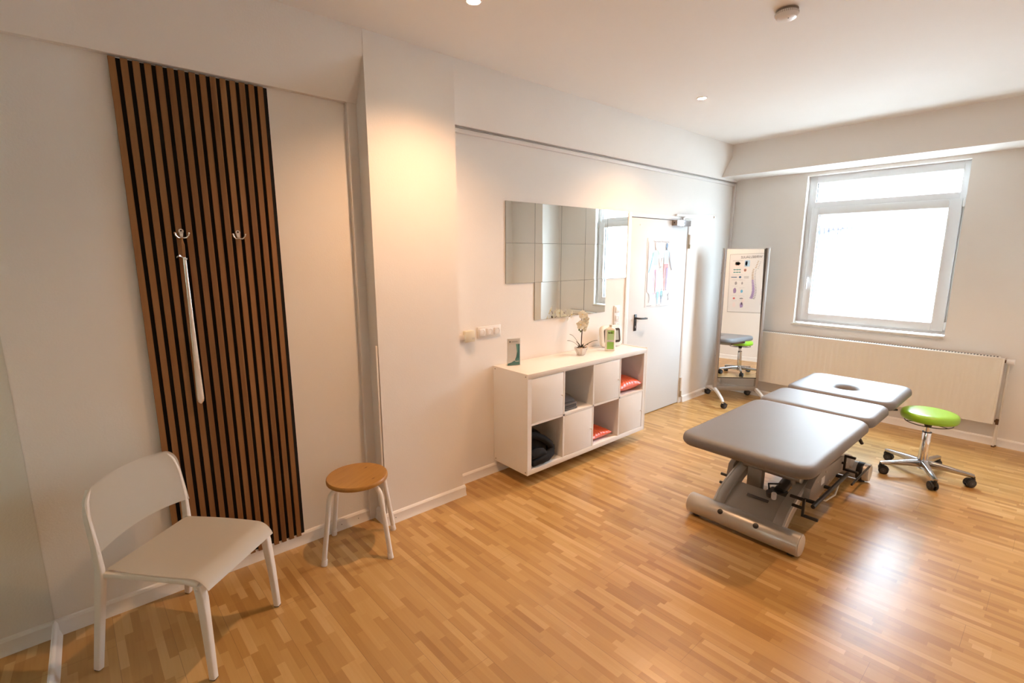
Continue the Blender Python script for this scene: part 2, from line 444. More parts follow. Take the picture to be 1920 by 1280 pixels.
for z0, z1 in ((1.77, 1.92), (.07, .30)):
    g = G(); g.cyl(HINGE, (5.046, W-.012, z0), (5.046, W-.012, z0+(z1-z0)*.3), .011, seg=14); g.cyl(TRIM, (5.046, W-.012, z0+(z1-z0)*.32), (5.046, W-.012, z1), .0125, seg=14)
    g.box(HINGE, 5.03, 5.042, W-.01, W+.003, z0, z1)
    g.build('hinge', door)
g = G(); g.box(ALU, 4.70, 4.975, W-.055, W+.008, 2.005, 2.065, .003)
g.box(TAUPE, 4.697, 4.7005, W-.053, W+.006, 2.007, 2.063, .001); g.cyl(DARK, (4.6975, W-.022, 2.035), (4.695, W-.022, 2.035), .007, seg=12)
g.cyl(STEEL, (4.86, W-.025, 1.995), (4.86, W-.025, 2.078), .011, seg=16)
cl = g.build('door_closer', door)
g = G(); g.tube(ARMM, [(4.86, W-.025, 2.08), (4.885, W-.03, 2.098), (5.28, W-.15, 2.105)], [(.009, .006)]*3, 8, sq=True)
g.tube(ARMM, [(5.28, W-.15, 2.115), (5.0, W-.075, 2.116), (4.76, W-.012, 2.115)], [(.012, .005)]*3, 8, sq=True)
g.cyl(NICKEL, (5.28, W-.15, 2.098), (5.28, W-.15, 2.122), .016, seg=18); g.box(NICKEL, 4.735, 4.785, W-.03, W+.002, 2.104, 2.126, .003)
g.build('closer_arm', cl)

# poster on the door: coloured anatomical figures
def figure(g, cx, z0, h, cols, y, sgn=1, pose=.18):
    """flat front view of a standing body drawn from tapering shapes; cols = dict of part -> material"""
    def q(mat, pts): g.poly(mat, [(cx+sgn*px*h, y, z0+pz*h) for px, pz in pts])
    q(cols['head'], [(.035*math.cos(a), .935+.058*math.sin(a)) for a in [i*PI/6 for i in range(12)]])
    q(cols['head'], [(-.016, .84), (.016, .84), (.016, .89), (-.016, .89)])
    q(cols['torso'], [(-.085, .64), (-.08, .56), (.08, .56), (.085, .64), (.11, .80), (.06, .845), (-.06, .845), (-.11, .80)])
    q(cols['hip'], [(-.09, .48), (.09, .48), (.08, .56), (-.08, .56)])
    for s, k in ((-1, 'legl'), (1, 'legr')):
        q(cols[k], [(s*.004, .48), (s*.09, .48), (s*.075, .27), (s*.055, .25), (s*.06, .17), (s*.042, .035), (s*.06, 0), (s*.018, 0), (s*.02, .035), (s*.016, .17), (s*.02, .27)])
    for s, k in ((-1, 'arml'), (1, 'armr')):
        q(cols[k], [(s*.085, .82), (s*.118, .80), (s*(.135+pose*.2), .62), (s*(.15+pose*.35), .50), (s*(.165+pose*.45), .43), (s*(.14+pose*.4), .42), (s*(.125+pose*.3), .49), (s*(.10+pose*.15), .62)])
ink = lambda n, c: P('ink_'+n, c, .4, coat=.2)
SK = ink('skin', (.82, .66, .56)); IG = ink('green', (0.272, 0.689, 0.302)); IY = ink('yellow', (0.798, 0.743, 0.272)); IT = ink('teal', (0.042, 0.234, 0.272))
IP = ink('pink', (0.784, 0.253, 0.408)); IR = ink('red', (0.689, 0.164, 0.164)); IB = ink('blue', (0.234, 0.354, 0.716)); IBD = ink('dark_blue', (0.032, 0.125, 0.272)); IW = ink('white', (.90, .90, .90))
IK = ink('black', (0.032, 0.032, 0.036)); IGY = ink('grey', (0.354, 0.343, 0.354)); ISB = ink('sky', (0.164, 0.465, 0.689)); IPU = ink('purple', (0.375, 0.272, 0.488)); IBR = ink('bone', (0.536, 0.419, 0.312))
IBG = ink('pale_pink', (.84, .72, .70)); ILB = ink('light_blue', (0.408, 0.611, 0.798)); ITE = ink('green_teal', (0.125, 0.408, 0.375)); IO = ink('salmon', (0.826, 0.408, 0.302))
g = G(); yp = W+.0045
px0, px1, pz0, pz1 = 4.262, 4.758, 1.17, 1.872
g.grid(PAPER, lambda u, v: (px0+(px1-px0)*u, yp-.0005-.004*math.sin(PI*u)*(1-v)-(.004*(1-v)**2*u), pz0+(pz1-pz0)*v), 16, 16)
g.box(PAPER, px0+.001, px1-.001, yp+.0002, yp+.003, pz0+.001, pz1-.001)
g.prism(IBG, [(px0+.02, pz0+.16), (px0+.13, pz0+.10), (px0+.12, pz1-.06), (px0+.02, pz1-.04)], 'y', yp-.0062, yp-.0058)
g.prism(IBG, [(px0+.19, pz1-.20), (px1-.20, pz1-.20), (px1-.17, pz1-.07), (px0+.16, pz1-.07)], 'y', yp-.0062, yp-.0058)
yq = yp-.0068
figure(g, px0+.155, pz0+.13, .53, dict(head=SK, torso=IG, hip=IY, legl=IP, legr=IP, arml=IT, armr=SK), yq)
figure(g, px1-.145, pz0+.16, .50, dict(head=IBD, torso=ILB, hip=IR, legl=IR, legr=IPU, arml=IW, armr=IGY), yq)
figure(g, px0+.215, pz0+.02, .16, dict(head=ISB, torso=ISB, hip=ISB, legl=ISB, legr=ISB, arml=ISB, armr=ISB), yq)
figure(g, px0+.285, pz0+.025, .16, dict(head=IT, torso=ISB, hip=IT, legl=IBD, legr=IBD, arml=ISB, armr=IT), yq)
for i in range(12):
    zz = pz0+.05+i*.011; g.box(IGY, px0+.055+.006*math.sin(i*.5), px0+.068+.006*math.sin(i*.5), yq-.0003, yq, zz, zz+.008)
g.prism(IGY, [(px1-.10, pz0+.11), (px1-.06, pz0+.14), (px1-.075, pz0+.10), (px1-.06, pz0+.06), (px1-.085, pz0+.05), (px1-.08, pz0+.09)], 'y', yq-.0003, yq)
Mt = Matrix.Translation((px0+.245, yq, pz1-.042)) @ Matrix.Rotation(PI/2, 4, 'X')
g.text(IGY, 'Das periphere Nervensystem', .024, Mt)
for (a, b_, z) in ((.02, .11, .012), (.20, .27, .008)): g.box(IGY, px0+a, px0+b_, yq-.0003, yq, pz0+z, pz0+z+.005)
for i in range(22):
    xx = px0+.19+random.random()*.11; zz = pz0+.24+random.random()*.33; g.box(IGY, xx, xx+.02+random.random()*.02, yq-.0002, yq+.0001, zz, zz+.002)
tag(g.build('anatomy_poster'), 'glossy paper poster of coloured nerve figures taped to the white door', 'poster')

# ------------------------------------------------------------------ window
FX = 6.10
g = G()
def frame(g, mat, y0, y1, z0, z1, w, x0, x1, bev=.004):
    wl, wr, wb, wt = w
    g.box(mat, x0, x1, y0, y0+wl, z0, z1, bev); g.box(mat, x0, x1, y1-wr, y1, z0, z1, bev)
    g.box(mat, x0, x1, y0+wl-.002, y1-wr+.002, z0, z0+wb, bev); g.box(mat, x0, x1, y0+wl-.002, y1-wr+.002, z1-wt, z1, bev)
frame(g, PVC, WY0, WY1, .945, WZ1, (.055, .075, .06, .075), FX, FX+.07)
g.box(PVC, FX, FX+.07, WY0+.05, WY1-.07, 2.19, 2.265, .004)
win = struct(g, 'window_1')
g = G(); frame(g, PVC, WY0+.025, WY1-.05, .975, 2.205, (.095, .075, .08, .078), FX-.02, FX+.045, .008)
g.box(DARK, FX+.012, FX+.03, WY0+.118, WY0+.124, 1.055, 2.127); g.box(DARK, FX+.012, FX+.03, WY1-.127, WY1-.122, 1.055, 2.127)
sash = g.build('sash', win)
g = G(); g.box(PVC, FX-.028, FX-.018, WY1-.098, WY1-.072, 1.40, 1.47, .003); g.tube(PVC, [(FX-.03, WY1-.085, 1.445), (FX-.055, WY1-.085, 1.445), (FX-.06, WY1-.085, 1.43), (FX-.06, WY1-.085, 1.33)], [(.011, .008)]*4, 8, sq=True)
g.build('window_handle', win)
g = G(); frame(g, DARK, WY0+.117, WY1-.122, 1.052, 2.130, (.006, .006, .005, .006), FX+.012, FX+.03, .0); g.build('gasket', win)
g = G(); frame(g, DARK, WY0+.053, WY1-.073, 2.262, 2.468, (.005, .006, .003, .006), FX+.02, FX+.04, .0); g.build('gasket', win)
g = G(); g.box(GLASS, FX+.02, FX+.024, WY0+.115, WY1-.118, 1.05, 2.132); g.build('glass_pane', win)
g = G(); g.box(GLASS, FX+.03, FX+.034, WY0+.05, WY1-.07, 2.262, 2.468); g.build('glass_pane', win)
g = G(); g.box(PVC, FX-.03, FX-.005, WY0+.006, WY0+.024, 2.13, 2.22, .004); g.box(PVC, FX-.03, FX-.005, WY0+.006, WY0+.026, .99, 1.07, .004); g.cyl(STEEL, (FX-.018, WY0+.012, .985), (FX-.018, WY0+.012, 2.2), .0035, seg=10)
g.build('sash_hinge', win)
g = G(); g.box(SILLM, LX-.028, FX+.01, WY0-.002, WY1+.016, .915, .941, .004); g.build('window_sill', win)

# ------------------------------------------------------------------ across the street
PLA = P('pale_render', (.78, .74, .71), .9, var=.05); PNK = P('faded_roof_tile', (.72, .52, .48), .9); IVY = P('ivy', (.075, .07, .095), .9, var=.8, vscale=9)
g = G(); g.box(PLA, 13., 13.4, -8, 12, -3, 3.05); g.box(PNK, 12.7, 13.5, -8, 12, 3.05, 3.13); g.box(PLA, 15, 15.3, 1, 12, 2.5, 5.3)
for i in range(26):
    g.ball(IVY, (12.95, 3.55+random.random()*.8, 2.25-random.random()*.9*(random.random())), .03+random.random()*.05, (.5, 1, 1), 8, 6)
g.box(IVY, 12.8, 13, 3.3, 4.5, 2.31, 2.345)
for i in range(10): g.cyl(IVY, (12.97, 3.3+i*.09, 2.3), (12.97, 3.3+i*.09, 2.3-.4-random.random()*.5), .014, seg=6)
tag(g.build('neighbouring_building'), 'overexposed pale building wall across the yard outside the window', 'building')
g = G(); g.box(P('yard_paving', (.5, .5, .48), .9), 6.35, 40, -30, 30, -3.1, -3.0); struct(g, 'ground_outside')

# ------------------------------------------------------------------ radiator
rd = thing('radiator', 'long cream panel radiator on the wall below the window', 'radiator', (5.955, 1.405, 0))
RX, RY0, RY1, RZ0, RZ1 = 5.905, .297, 2.512, .215, .812
g = G()
def radf(u, v):
    n = 44; ph = u*n; t = ph-math.floor(ph)
    d = .0028*(1/(1+math.exp(-(abs(t-.5)-.25)*40)))
    e = min(v, 1-v); d *= min(1., max(0., (e-.04)/.02))
    return (RX+.006-.0055+d, RY0+.012+(RY1-RY0-.024)*u, RZ0+.008+(RZ1-RZ0-.016)*v)
g.grid(RADI, radf, 44*8+1, 60)
frame(g, RADI, RY0, RY1, RZ0, RZ1, (.014, .014, .010, .010), RX, RX+.03, .003)
g.box(RADI, RX+.012, RX+.075, RY0+.004, RY1-.004, RZ0+.02, RZ1-.012)
g.build('panel', rd)
g = G(); g.box(RADI, RX+.004, RX+.09, RY0+.03, RY1-.03, RZ1-.002, RZ1+.004, .001)
for i in range(100):
    yy = RY0+.05+i*(RY1-RY0-.1)/99; g.box(DARK, RX+.025, RX+.075, yy-.006, yy+.005, RZ1+.0035, RZ1+.0045)
g.build('top_grille', rd)
g = G(); g.box(RADI, RX+.003, RX+.092, RY0-.001, RY0+.003, RZ0+.004, RZ1-.001); g.build('side_cover', rd)
g = G(); g.cyl(BRASS, (RX+.045, RY0, .782), (RX+.045, RY0-.012, .782), .013, seg=14); g.cyl(SOCK, (RX+.045, RY0-.01, .782), (RX+.045, RY0-.062, .782), .022, .026, seg=20, bev=.006); g.build('thermostat_valve', rd)
g = G(); g.box(BRASS, RX+.03, RX+.06, RY0-.028, RY0-.004, .228, .25, .004); g.cyl(BRASS, (RX+.045, RY0-.02, .21), (RX+.045, RY0-.02, .26), .011, seg=12); g.cyl(BRASS, (RX+.045, RY0, .24), (RX+.045, RY0-.03, .24), .009, seg=12)
g.build('valve', rd)
g = G(); g.cyl(RADI, (RX+.045, RY0-.02, 0), (RX+.045, RY0-.02, .215), .008, seg=12); g.cyl(RADI, (RX+.078, RY0-.028, 0), (RX+.078, RY0-.028, .77), .008, seg=12)
g.cyl(BRASS, (RX+.045, RY0-.02, 0), (RX+.045, RY0-.02, .012), .012, seg=12); g.cyl(BRASS, (RX+.078, RY0-.028, 0), (RX+.078, RY0-.028, .012), .012, seg=12)
g.build('pipe', rd)

# ------------------------------------------------------------------ slatted panel with hooks
SX0, SX1, SZ0, SZ1 = .165, .790, .060, 2.548
sp = thing('slatted_wall_panel', 'tall panel of brown wood slats on black felt fixed to the wall', 'wall panel', (.478, W, .06))
g = G(); g.box(FELT, SX0+.002, SX1+.004, W-.010, W-.0005, SZ0+.004, SZ1); g.build('felt_backing', sp)
g = G(); pitch = (SX1-SX0)/15
for i in range(15):
    g.box(SLATW, SX0+i*pitch, SX0+i*pitch+.0252, W-.022, W-.009, SZ0, SZ1, .0006, 1)
g.build('slats', sp)
yh = W-.0235
def hook(x, z, label):
    g = G(); g.lathe(NICKEL, [(0, 0), (.011, 0), (.011, .0025), (0, .003)], (0, 0, 0), 20, Matrix.Translation((x, yh, z+.018)) @ Matrix.Rotation(PI/2, 4, 'X'))
    g.cyl(DARK, (x, yh-.0028, z+.02), (x, yh-.0036, z+.02), .004, seg=12)
    g.prism(NICKEL, [(x-.009, z+.012), (x+.009, z+.012), (x+.005, z-.014), (x-.005, z-.014)], 'y', yh-.004, yh, .001)
    for s in (-1, 1):
        pts = [(x, yh-.004, z-.008), (x+s*.008, yh-.012, z-.014), (x+s*.018, yh-.022, z-.012), (x+s*.026, yh-.027, z-.002), (x+s*.028, yh-.028, z+.008)]
        g.tube(NICKEL, pts, [.0045, .004, .0036, .0036, .004], 10); g.ball(NICKEL, pts[-1], .0052)
    return tag(g.build('coat_hook'), label, 'hook', 'double coat hooks on the slatted panel')
hook(.352, 1.805, 'left metal double coat hook, holding the shoehorn by its loop')
hook(.594, 1.805, 'right metal double coat hook on the slatted panel, empty')
sh = thing('shoehorn', 'long shiny metal shoehorn hanging by a leather loop from the left coat hook', 'shoehorn', (.352, yh-.012, .975))
g = G()
def shg(u, v):
    w = .0065+.0085*min(1, max(0, (v-.1)/.85))**1.3
    if v > .97: w *= math.sqrt(max(.12, 1-((v-.97)/.031)**2))
    a = 2*PI*u
    return (.352+w*math.cos(a)-.004*v, yh-.016-.004*v+.0022*math.sin(a), 1.70-.725*v)
def shf(u, v):
    zz = 1.70-(1.70-.975)*v
    w = .0065+.0085*min(1, max(0, (v-.1)/.85))**1.3
    if v > .97: w *= math.sqrt(max(.02, 1-((v-.97)/.031)**2))
    a = (u-.5)*2
    return (.352+a*w-.004*v, yh-.014+.004*(a*a)*(v)-.004*v, zz)
g.grid(HORN, shg, 16, 60, closeu=True); g.build('blade', sh, ang=80)
g = G()
g.tube(LEATHER, [(.350, yh-.014, 1.792), (.349, yh-.018, 1.76), (.349, yh-.012, 1.695)], .0022, 8)
g.tube(LEATHER, [(.350, yh-.014, 1.792), (.356, yh-.018, 1.76), (.355, yh-.012, 1.695)], .0022, 8)
g.solid(NICKEL, lambda u, v: (.320+.042*u, yh-.022-.004*math.sin(u*9), 1.700+.008*math.sin(u*5.5)+(v-.5)*.007), 16, 3, .0012)
g.build('leather_loop', sh)

# ------------------------------------------------------------------ mirror tiles on the long wall
TX = [2.392+i*.3035 for i in range(6)]; TZ = [2.105, 1.797, 1.489, 1.181]
rown = ['top', 'middle', 'bottom']; coln = ['first', 'second', 'third', 'fourth', 'fifth']
rnd = random.Random(3)
for r in range(3):
    for c in range(5):
        if r == 2 and c in (0, 4): continue
        if r < 2: lab = 'square frameless mirror tile in the %s row, %s from the left of five' % (rown[r], coln[c])
        else: lab = 'square frameless mirror tile in the bottom row, %s of its three' % ('left' if c == 1 else 'middle' if c == 2 else 'right')
        g = G(); w_, h_ = .3015, .3065
        g.box(MEDGE, -w_/2, w_/2, .0004, .004, -h_/2, h_/2, .0005, 1); g.box(MIRROR, -w_/2+.0006, w_/2-.0006, .0, .0012, -h_/2+.0006, h_/2-.0006)
        o = g.build('mirror_tile', origin=(0, 0, 0))
        o.location = ((TX[c]+TX[c+1])/2, W-.0065, (TZ[r]+TZ[r+1])/2); o.rotation_euler = ((rnd.random()-.5)*.008, 0, (rnd.random()-.5)*.008+(.006 if r == 2 else 0))
        tag(o, lab, 'mirror tile', 'mirror tiles above the sideboard')

# ------------------------------------------------------------------ sockets, thermostat, switch column
def socket_insert(g, x, z, y):
    g.box(SOCK, x-.027, x+.027, y-.004, y+.001, z-.027, z+.027, .003)
    g.lathe(SOCKD, [(.0205, 0), (.0205, -.001), (.0175, .006), (0, .006)], (0, 0, 0), 24, Matrix.Translation((x, y-.0035, z)) @ Matrix.Rotation(-PI/2, 4, 'X'))
    g.lathe(SOCK, [(.0225, .0), (.0225, .0022), (.0205, .0022), (.0205, 0)], (0, 0, 0), 24, Matrix.Translation((x, y-.0035, z)) @ Matrix.Rotation(PI/2, 4, 'X'))
    for s in (-1, 1):
        g.cyl(DARK, (x+s*.0095, y+.0016, z), (x+s*.0095, y-.0, z), .0026, seg=10)
    for s in (-1, 1): g.box(BRASS, x-.003, x+.003, y-.003, y+.001, z+s*.0175-.002, z+s*.0175+.002)
so = thing('triple_socket', 'white triple power socket on the wall left of the sideboard', 'power socket', (2.227, W, 1.09))
g = G(); g.box(SOCK, 2.115, 2.338, W-.009, W-.0002, 1.096, 1.182, .004); g.build('cover_frame', so)
for x in (2.155, 2.2265, 2.298):
    g = G(); socket_insert(g, x, 1.139, W-.0105); g.build('socket_insert', so)
th = thing('thermostat_box', 'cream plastic control box on the wall beside the pier edge', 'control box', (2.03, W, 1.09))
g = G(); g.box(CREAM, 1.988, 2.068, W-.042, W-.0003, 1.086, 1.168, .004); g.box(SOCKD, 2.04, 2.063, W-.0432, W-.0418, 1.112, 1.116); g.box(SOCKD, 2.04, 2.063, W-.0432, W-.0418, 1.104, 1.106); g.build('housing', th)
g = G(); g.box(SOCK, 1.857, 1.989, W-.02, W-.0003, 1.101, 1.142, .002); g.build('cable_duct', th)
sw = thing('switch_socket_column', 'white column of light switch and sockets on the wall beside the door', 'power socket', (3.785, W, 1.0))
g = G(); g.box(SOCK, 3.742, 3.828, W-.010, W-.0002, .985, 1.228, .004); g.build('cover_frame', sw)
g = G(); g.box(SOCK, 3.757, 3.813, W-.018, W-.009, 1.158, 1.214, .004); g.build('light_switch', sw)
for z in (1.106, 1.034):
    g = G(); socket_insert(g, 3.785, z, W-.0115); g.build('socket_insert', sw)

# ------------------------------------------------------------------ sideboard
sb = thing('sideboard', 'white cube shelf sideboard with four doors mounted low on the wall', 'sideboard', (3.006, 2.645, .095))
bx0, bx1, by0, by1, bz0, bz1 = 2.271, 3.741, 2.45, 2.838, .098, .868
g = G(); t = .038; ti = .016
g.box(MELA, bx0+.0, bx1, by0, by1, bz1-t, bz1, .0015); g.box(MELA, bx0, bx1, by0, by1, bz0, bz0+t, .0015)
g.box(MELA, bx0, bx0+t, by0, by1, bz0+t, bz1-t); g.box(MELA, bx1-t, bx1, by0, by1, bz0+t, bz1-t)
g.box(MELA, bx0-.003, bx0-.0005, by0-.001, by1, bz0, bz1-.001); g.box(MELA, bx1+.0005, bx1+.012, by0-.001, by1, bz0, bz1+.006, .001)
cw = (bx1-bx0-2*t-3*ti)/4; chh = (bz1-bz0-2*t-ti)/2
cx = [bx0+t+i*(cw+ti) for i in range(4)]; czl = bz0+t; czu = czl+chh+ti
for i in range(1, 4): g.box(MELA, cx[i]-ti, cx[i], by0+.001, by1, bz0+t, bz1-t)
g.box(MELA, bx0+t, bx1-t, by0+.001, by1, czu-ti, czu)
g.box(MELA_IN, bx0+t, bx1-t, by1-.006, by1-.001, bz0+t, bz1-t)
for (yy, zz) in ((by0+.02, bz1-.02), (by1-.02, bz1-.02), (by0+.02, bz0+.02), (by1-.02, bz0+.02)):
    g.cyl(SOCKD, (bx0-.0025, yy, zz), (bx0-.0042, yy, zz), .006, seg=14); g.cyl(DARK, (bx0-.004, yy, zz), (bx0-.0047, yy, zz), .0025, seg=8)
g.build('carcass', sb)
for (i, row) in ((0, 1), (2, 1), (1, 0), (3, 0)):
    z0 = czu if row else czl
    g = G(); g.box(MELA, cx[i]+.002, cx[i]+cw-.002, by0+.002, by0+.02, z0+.002, z0+chh-.003, .0012)
    d = g.build('door', sb)
    kz = z0+chh*.47
    g = G(); g.cyl(SOCK, (cx[i]+cw-.022, by0+.002, kz), (cx[i]+cw-.022, by0-.012, kz), .004, seg=12); g.cyl(SOCK, (cx[i]+cw-.022, by0-.011, kz), (cx[i]+cw-.022, by0-.018, kz), .0075, seg=16, bev=.002)
    g.build('knob', d)

# things in the sideboard
def cushion(x0, x1, y0, y1, z0, h, label, sag=0., rz=0., seed=1, group='orange cushions in the sideboard'):
    rn = random.Random(seed); ph = [rn.random()*6 for _ in range(6)]
    cx_, cy_ = (x0+x1)/2, (y0+y1)/2; a, b = (x1-x0)/2, (y1-y0)/2
    Mx = Matrix.Translation((cx_, cy_, z0)) @ Matrix.Rotation(rz, 4, 'Z')
    g = G(Mx)
    def fn(side):
        def f(u, v):
            s, t_ = 2*u-1, 2*v-1
            pin = 1-.07*(1-s*s)*(abs(t_)**3) ; pin2 = 1-.07*(1-t_*t_)*(abs(s)**3)
            x = s*a*pin2; y = t_*b*pin
            k = (max(0, 1-abs(s)**2.6)**.5)*(max(0, 1-abs(t_)**2.6)**.5)
            wr = .05*k*(math.sin(9*s+ph[0])*math.sin(7*t_+ph[1]))+.10*(1-k)*k*4*math.sin(26*math.atan2(t_, s)+ph[2])*.4
            z = h/2+side*(h/2)*(k+wr*(1 if side > 0 else .3))
            return (x, y, max(.001, z+sag*s))
        return f
    g.grid(ORANGE, fn(1), 41, 41); g.grid(ORANGE, fn(-1), 41, 41)
    o = g.build('cushion', ang=80); return tag(o, label, 'cushion', group)
cushion(cx[3]+.008, cx[3]+cw-.006, by0+.005, by0+.345, czu+.001, .125, 'orange vinyl cushion in the upper open cube at the right end', seed=2)
cushion(cx[2]+.008, cx[2]+cw-.05, by0+.02, by0+.335, czl+.001, .085, 'orange vinyl cushion in the lower open cube of the sideboard', seed=5)
# folded towels
g = G()
def slabs(g, mat, x0, x1, y0, y1, z0, n, h, rn):
    for i in range(n):
        e = rn.random()*.008
        g.box(mat, x0+e, x1-e*.5, y0+e, y1-rn.random()*.01, z0+i*h, z0+(i+1)*h-.0008, h*.45, 4)
slabs(g, TOWEL, cx[1]+.004, cx[1]+.185, by0+.03, by0+.24, czu+.001, 3, .018, random.Random(1))
g.prism(TOWEL, [(by0+.055, czu+.054), (by0+.25, czu+.054), (by0+.25, czu+.092), (by0+.18, czu+.112), (by0+.10, czu+.10), (by0+.045, czu+.072)], 'x', cx[1]+.006, cx[1]+.170, .006)
tag(g.build('folded_towel'), 'dark grey folded towel in the upper open cube of the sideboard', 'towel')
# fleece
g = G()
fx0 = cx[0]+.004
def flc(u, v):
    # closed lump: u around, v from bottom to top
    th_ = 2*PI*u; k = v
    rx = .162*(1-.10*k); ry = .155
    prof = math.sqrt(max(0, 1-(k)**2.4))
    bump = 1+.045*math.sin(3*th_+5*k)+.03*math.sin(7*th_-9*k+1)
    x = rx*prof*math.cos(th_)*bump; y = ry*prof*math.sin(th_)*bump
    z = .255*k+.015*math.sin(4*th_)*k*(1-k)
    x += -.045*k
    return (max(fx0, min(fx0+.305, fx0+.155+x)), by0+.185+max(-.165, min(.165, y)), czl+.002+z*(1-.0*k))
g.grid(FLEECE, flc, 64, 28, closeu=True)
def roll(cy0, pts, r): g.tube(FLEECE, pts, r, 14)
roll(0, [(fx0+.03, by0+.03, czl+.03), (fx0+.10, by0+.018, czl+.045), (fx0+.17, by0+.022, czl+.045), (fx0+.235, by0+.04, czl+.06), (fx0+.27, by0+.07, czl+.10)], [.028, .032, .036, .036, .03])
roll(0, [(fx0+.02, by0+.035, czl+.09), (fx0+.08, by0+.03, czl+.10), (fx0+.14, by0+.035, czl+.09), (fx0+.18, by0+.03, czl+.05)], [.03, .036, .032, .022])
roll(0, [(fx0+.02, by0+.09, czl+.235), (fx0+.10, by0+.07, czl+.222), (fx0+.17, by0+.055, czl+.185), (fx0+.235, by0+.05, czl+.13), (fx0+.268, by0+.055, czl+.07)], [.022, .026, .027, .027, .024])
tag(g.build('fleece_blanket', ang=80), 'crumpled black fleece blanket in the lower left open cube', 'blanket')

# things on the sideboard
T = bz1+.0005
# brochure in an acrylic stand, turned a little
br = thing('brochure_stand', 'clear stand with a white and teal leaflet on the sideboard', 'leaflet stand', (2.385, 2.735, T), math.radians(-22))
Mb = WM[br.name]
g = G(Mb); g.box(ACR, -.055, .055, -.004, -.002, .0, .215); g.box(ACR, -.055, .055, -.004, .05, .0, .0022); g.box(ACR, -.055, .055, .006, .008, .0, .06); g.build('acrylic_holder', br)
g = G(Mb); g.box(PAPER, -.050, .050, 0, .004, .004, .210); 
TE = ink('petrol', (0.003, 0.164, 0.164)); TE2 = ink('pale_teal', (0.125, 0.408, 0.375))
cv = [(.050, .168), (.018, .168), (.022, .14), (.026, .105), (.02, .065), (.005, .04), (-.02, .025), (-.05, .018), (-.05, .004), (.05, .004)]
g.prism(TE, [(x, z) for x, z in cv], 'y', -.0006, .0002)
g.prism(TE2, [(.018, .168), (.034, .168), (.036, .14), (.033, .10), (.026, .105), (.022, .14)], 'y', -.0009, .0)
g.cyl(IK, (-.03, -.0006, .187), (-.03, .0, .187), .006, seg=16)
g.box(IGY, -.018, .032, -.0006, 0, .184, .189); g.tube(IW, [(-.046, -.001, .022), (-.02, -.001, .03), (.004, -.001, .04), (.012, -.001, .05), (.006, -.001, .045), (.016, -.001, .032), (.042, -.001, .034)], .0016, 6)
g.build('leaflet', br)
# orchid
oc = thing('potted_orchid', 'cream orchid in a small white pot on the sideboard', 'plant', (3.08, 2.66, T))
ox, oy = 3.08, 2.66
g = G(Matrix.Translation((ox, oy, T)))
n = 32
g.lathe(POT, [(0, 0), (.030, 0), (.034, .003), (.060, .062), (.061, .068), (.056, .068), (.050, .056), (0, .054)], (0, 0, 0), 40, M=Matrix.Rotation(.4, 4, 'Z'), sx=1, sy=.9)
for k in range(20): 
    a = 2*PI*k/20; g.cyl(POT, (.034*math.cos(a), .031*math.sin(a), .004), (.0605*math.cos(a), .055*math.sin(a), .062), .0028, seg=6)
g.build('pot', oc)
g = G(Matrix.Translation((ox, oy, T))); g.lathe(SOIL, [(0, .064), (.035, .063), (.054, .058), (.05, .052), (0, .05)], (0, 0, 0), 24)
rn = random.Random(4)
for k in range(12):
    a = rn.random()*6.28; r = .05*rn.random()**.5; g.ball(PEB if k % 3 else SOIL, (r*math.cos(a), r*math.sin(a), .066), .006+.004*rn.random(), (1, 1, .6), 8, 6)
g.build('bark_mulch', oc)
def oleaf(az, L, rise, droop, w=.009):
    g = G(Matrix.Translation((ox, oy, T+.06)) @ Matrix.Rotation(az, 4, 'Z'))
    def f(u, v):
        x = L*u; z = rise*math.sin(u*PI/2)-droop*u*u
        ww = w*math.sin(min(1, u*1.15+.12)*PI*.93)**.7
        return (x, (v-.5)*2*ww, z-abs(v-.5)*.006)
    g.solid(LEAF, f, 14, 5, .0012); g.build('leaf', oc, ang=80)
for az, L, ri, dr in ((math.radians(128), .10, .115, .0), (math.radians(150), .125, .07, 0), (math.radians(-35), .14, .065, 0), (math.radians(-60), .06, .035, 0), (math.radians(100), .05, .05, 0), (math.radians(180), .05, .03, 0), (math.radians(20), .055, .03, 0)):
    oleaf(az, L, ri, dr, .0095)
g = G(Matrix.Translation((ox, oy, T))); g.tube(STEMM, [(0, 0, .06), (.002, 0, .14), (.006, 0, .22), (.004, 0, .262), (-.004, .0, .30)], .0042, 8); g.build('stem', oc)
g = G(Matrix.Translation((ox, oy, T)))
g.tube(BRASS, [(.004, .0, .26), (.03, .03, .30), (.05, .07, .335), (.03, .12, .34), (0, .15, .31)], .002, 8); g.tube(BRASS, [(.004, 0, .26), (.02, -.01, .31), (.005, -.01, .345)], .002, 8)
g.build('twig', oc)
view = Vector((-3.08, -2.66, .75)).normalized()
def flower(c, r, tilt):
    d = (view+Vector(tilt)).normalized(); q = d.to_track_quat('Z', 'Y').to_matrix().to_4x4()
    g = G(Matrix.Translation((ox+c[0], oy+c[1], T+c[2])) @ q)
    for k in range(5):
        a = 2*PI*k/5+.3; wid = .62 if k in (1, 4) else .42
        def f(u, v, a=a, wid=wid):
            s = (v-.5)*2; rr = r*u; ww = r*wid*math.sin(PI*min(1, u*.93+.05))**.75*s
            return (rr*math.cos(a)-ww*math.sin(a), rr*math.sin(a)+ww*math.cos(a), .006*u+.006*u*u-.01*abs(s)*u*.5)
        g.solid(PETAL, f, 8, 7, .0009)
    g.ball(PETALY, (0, 0, .006), r*.15, (1, 1, 1), 10, 8); g.ball(PETAL, (0, -r*.2, .008), r*.16, (1, 1.4, .8), 10, 8)
    g.build('flower', oc, ang=80)
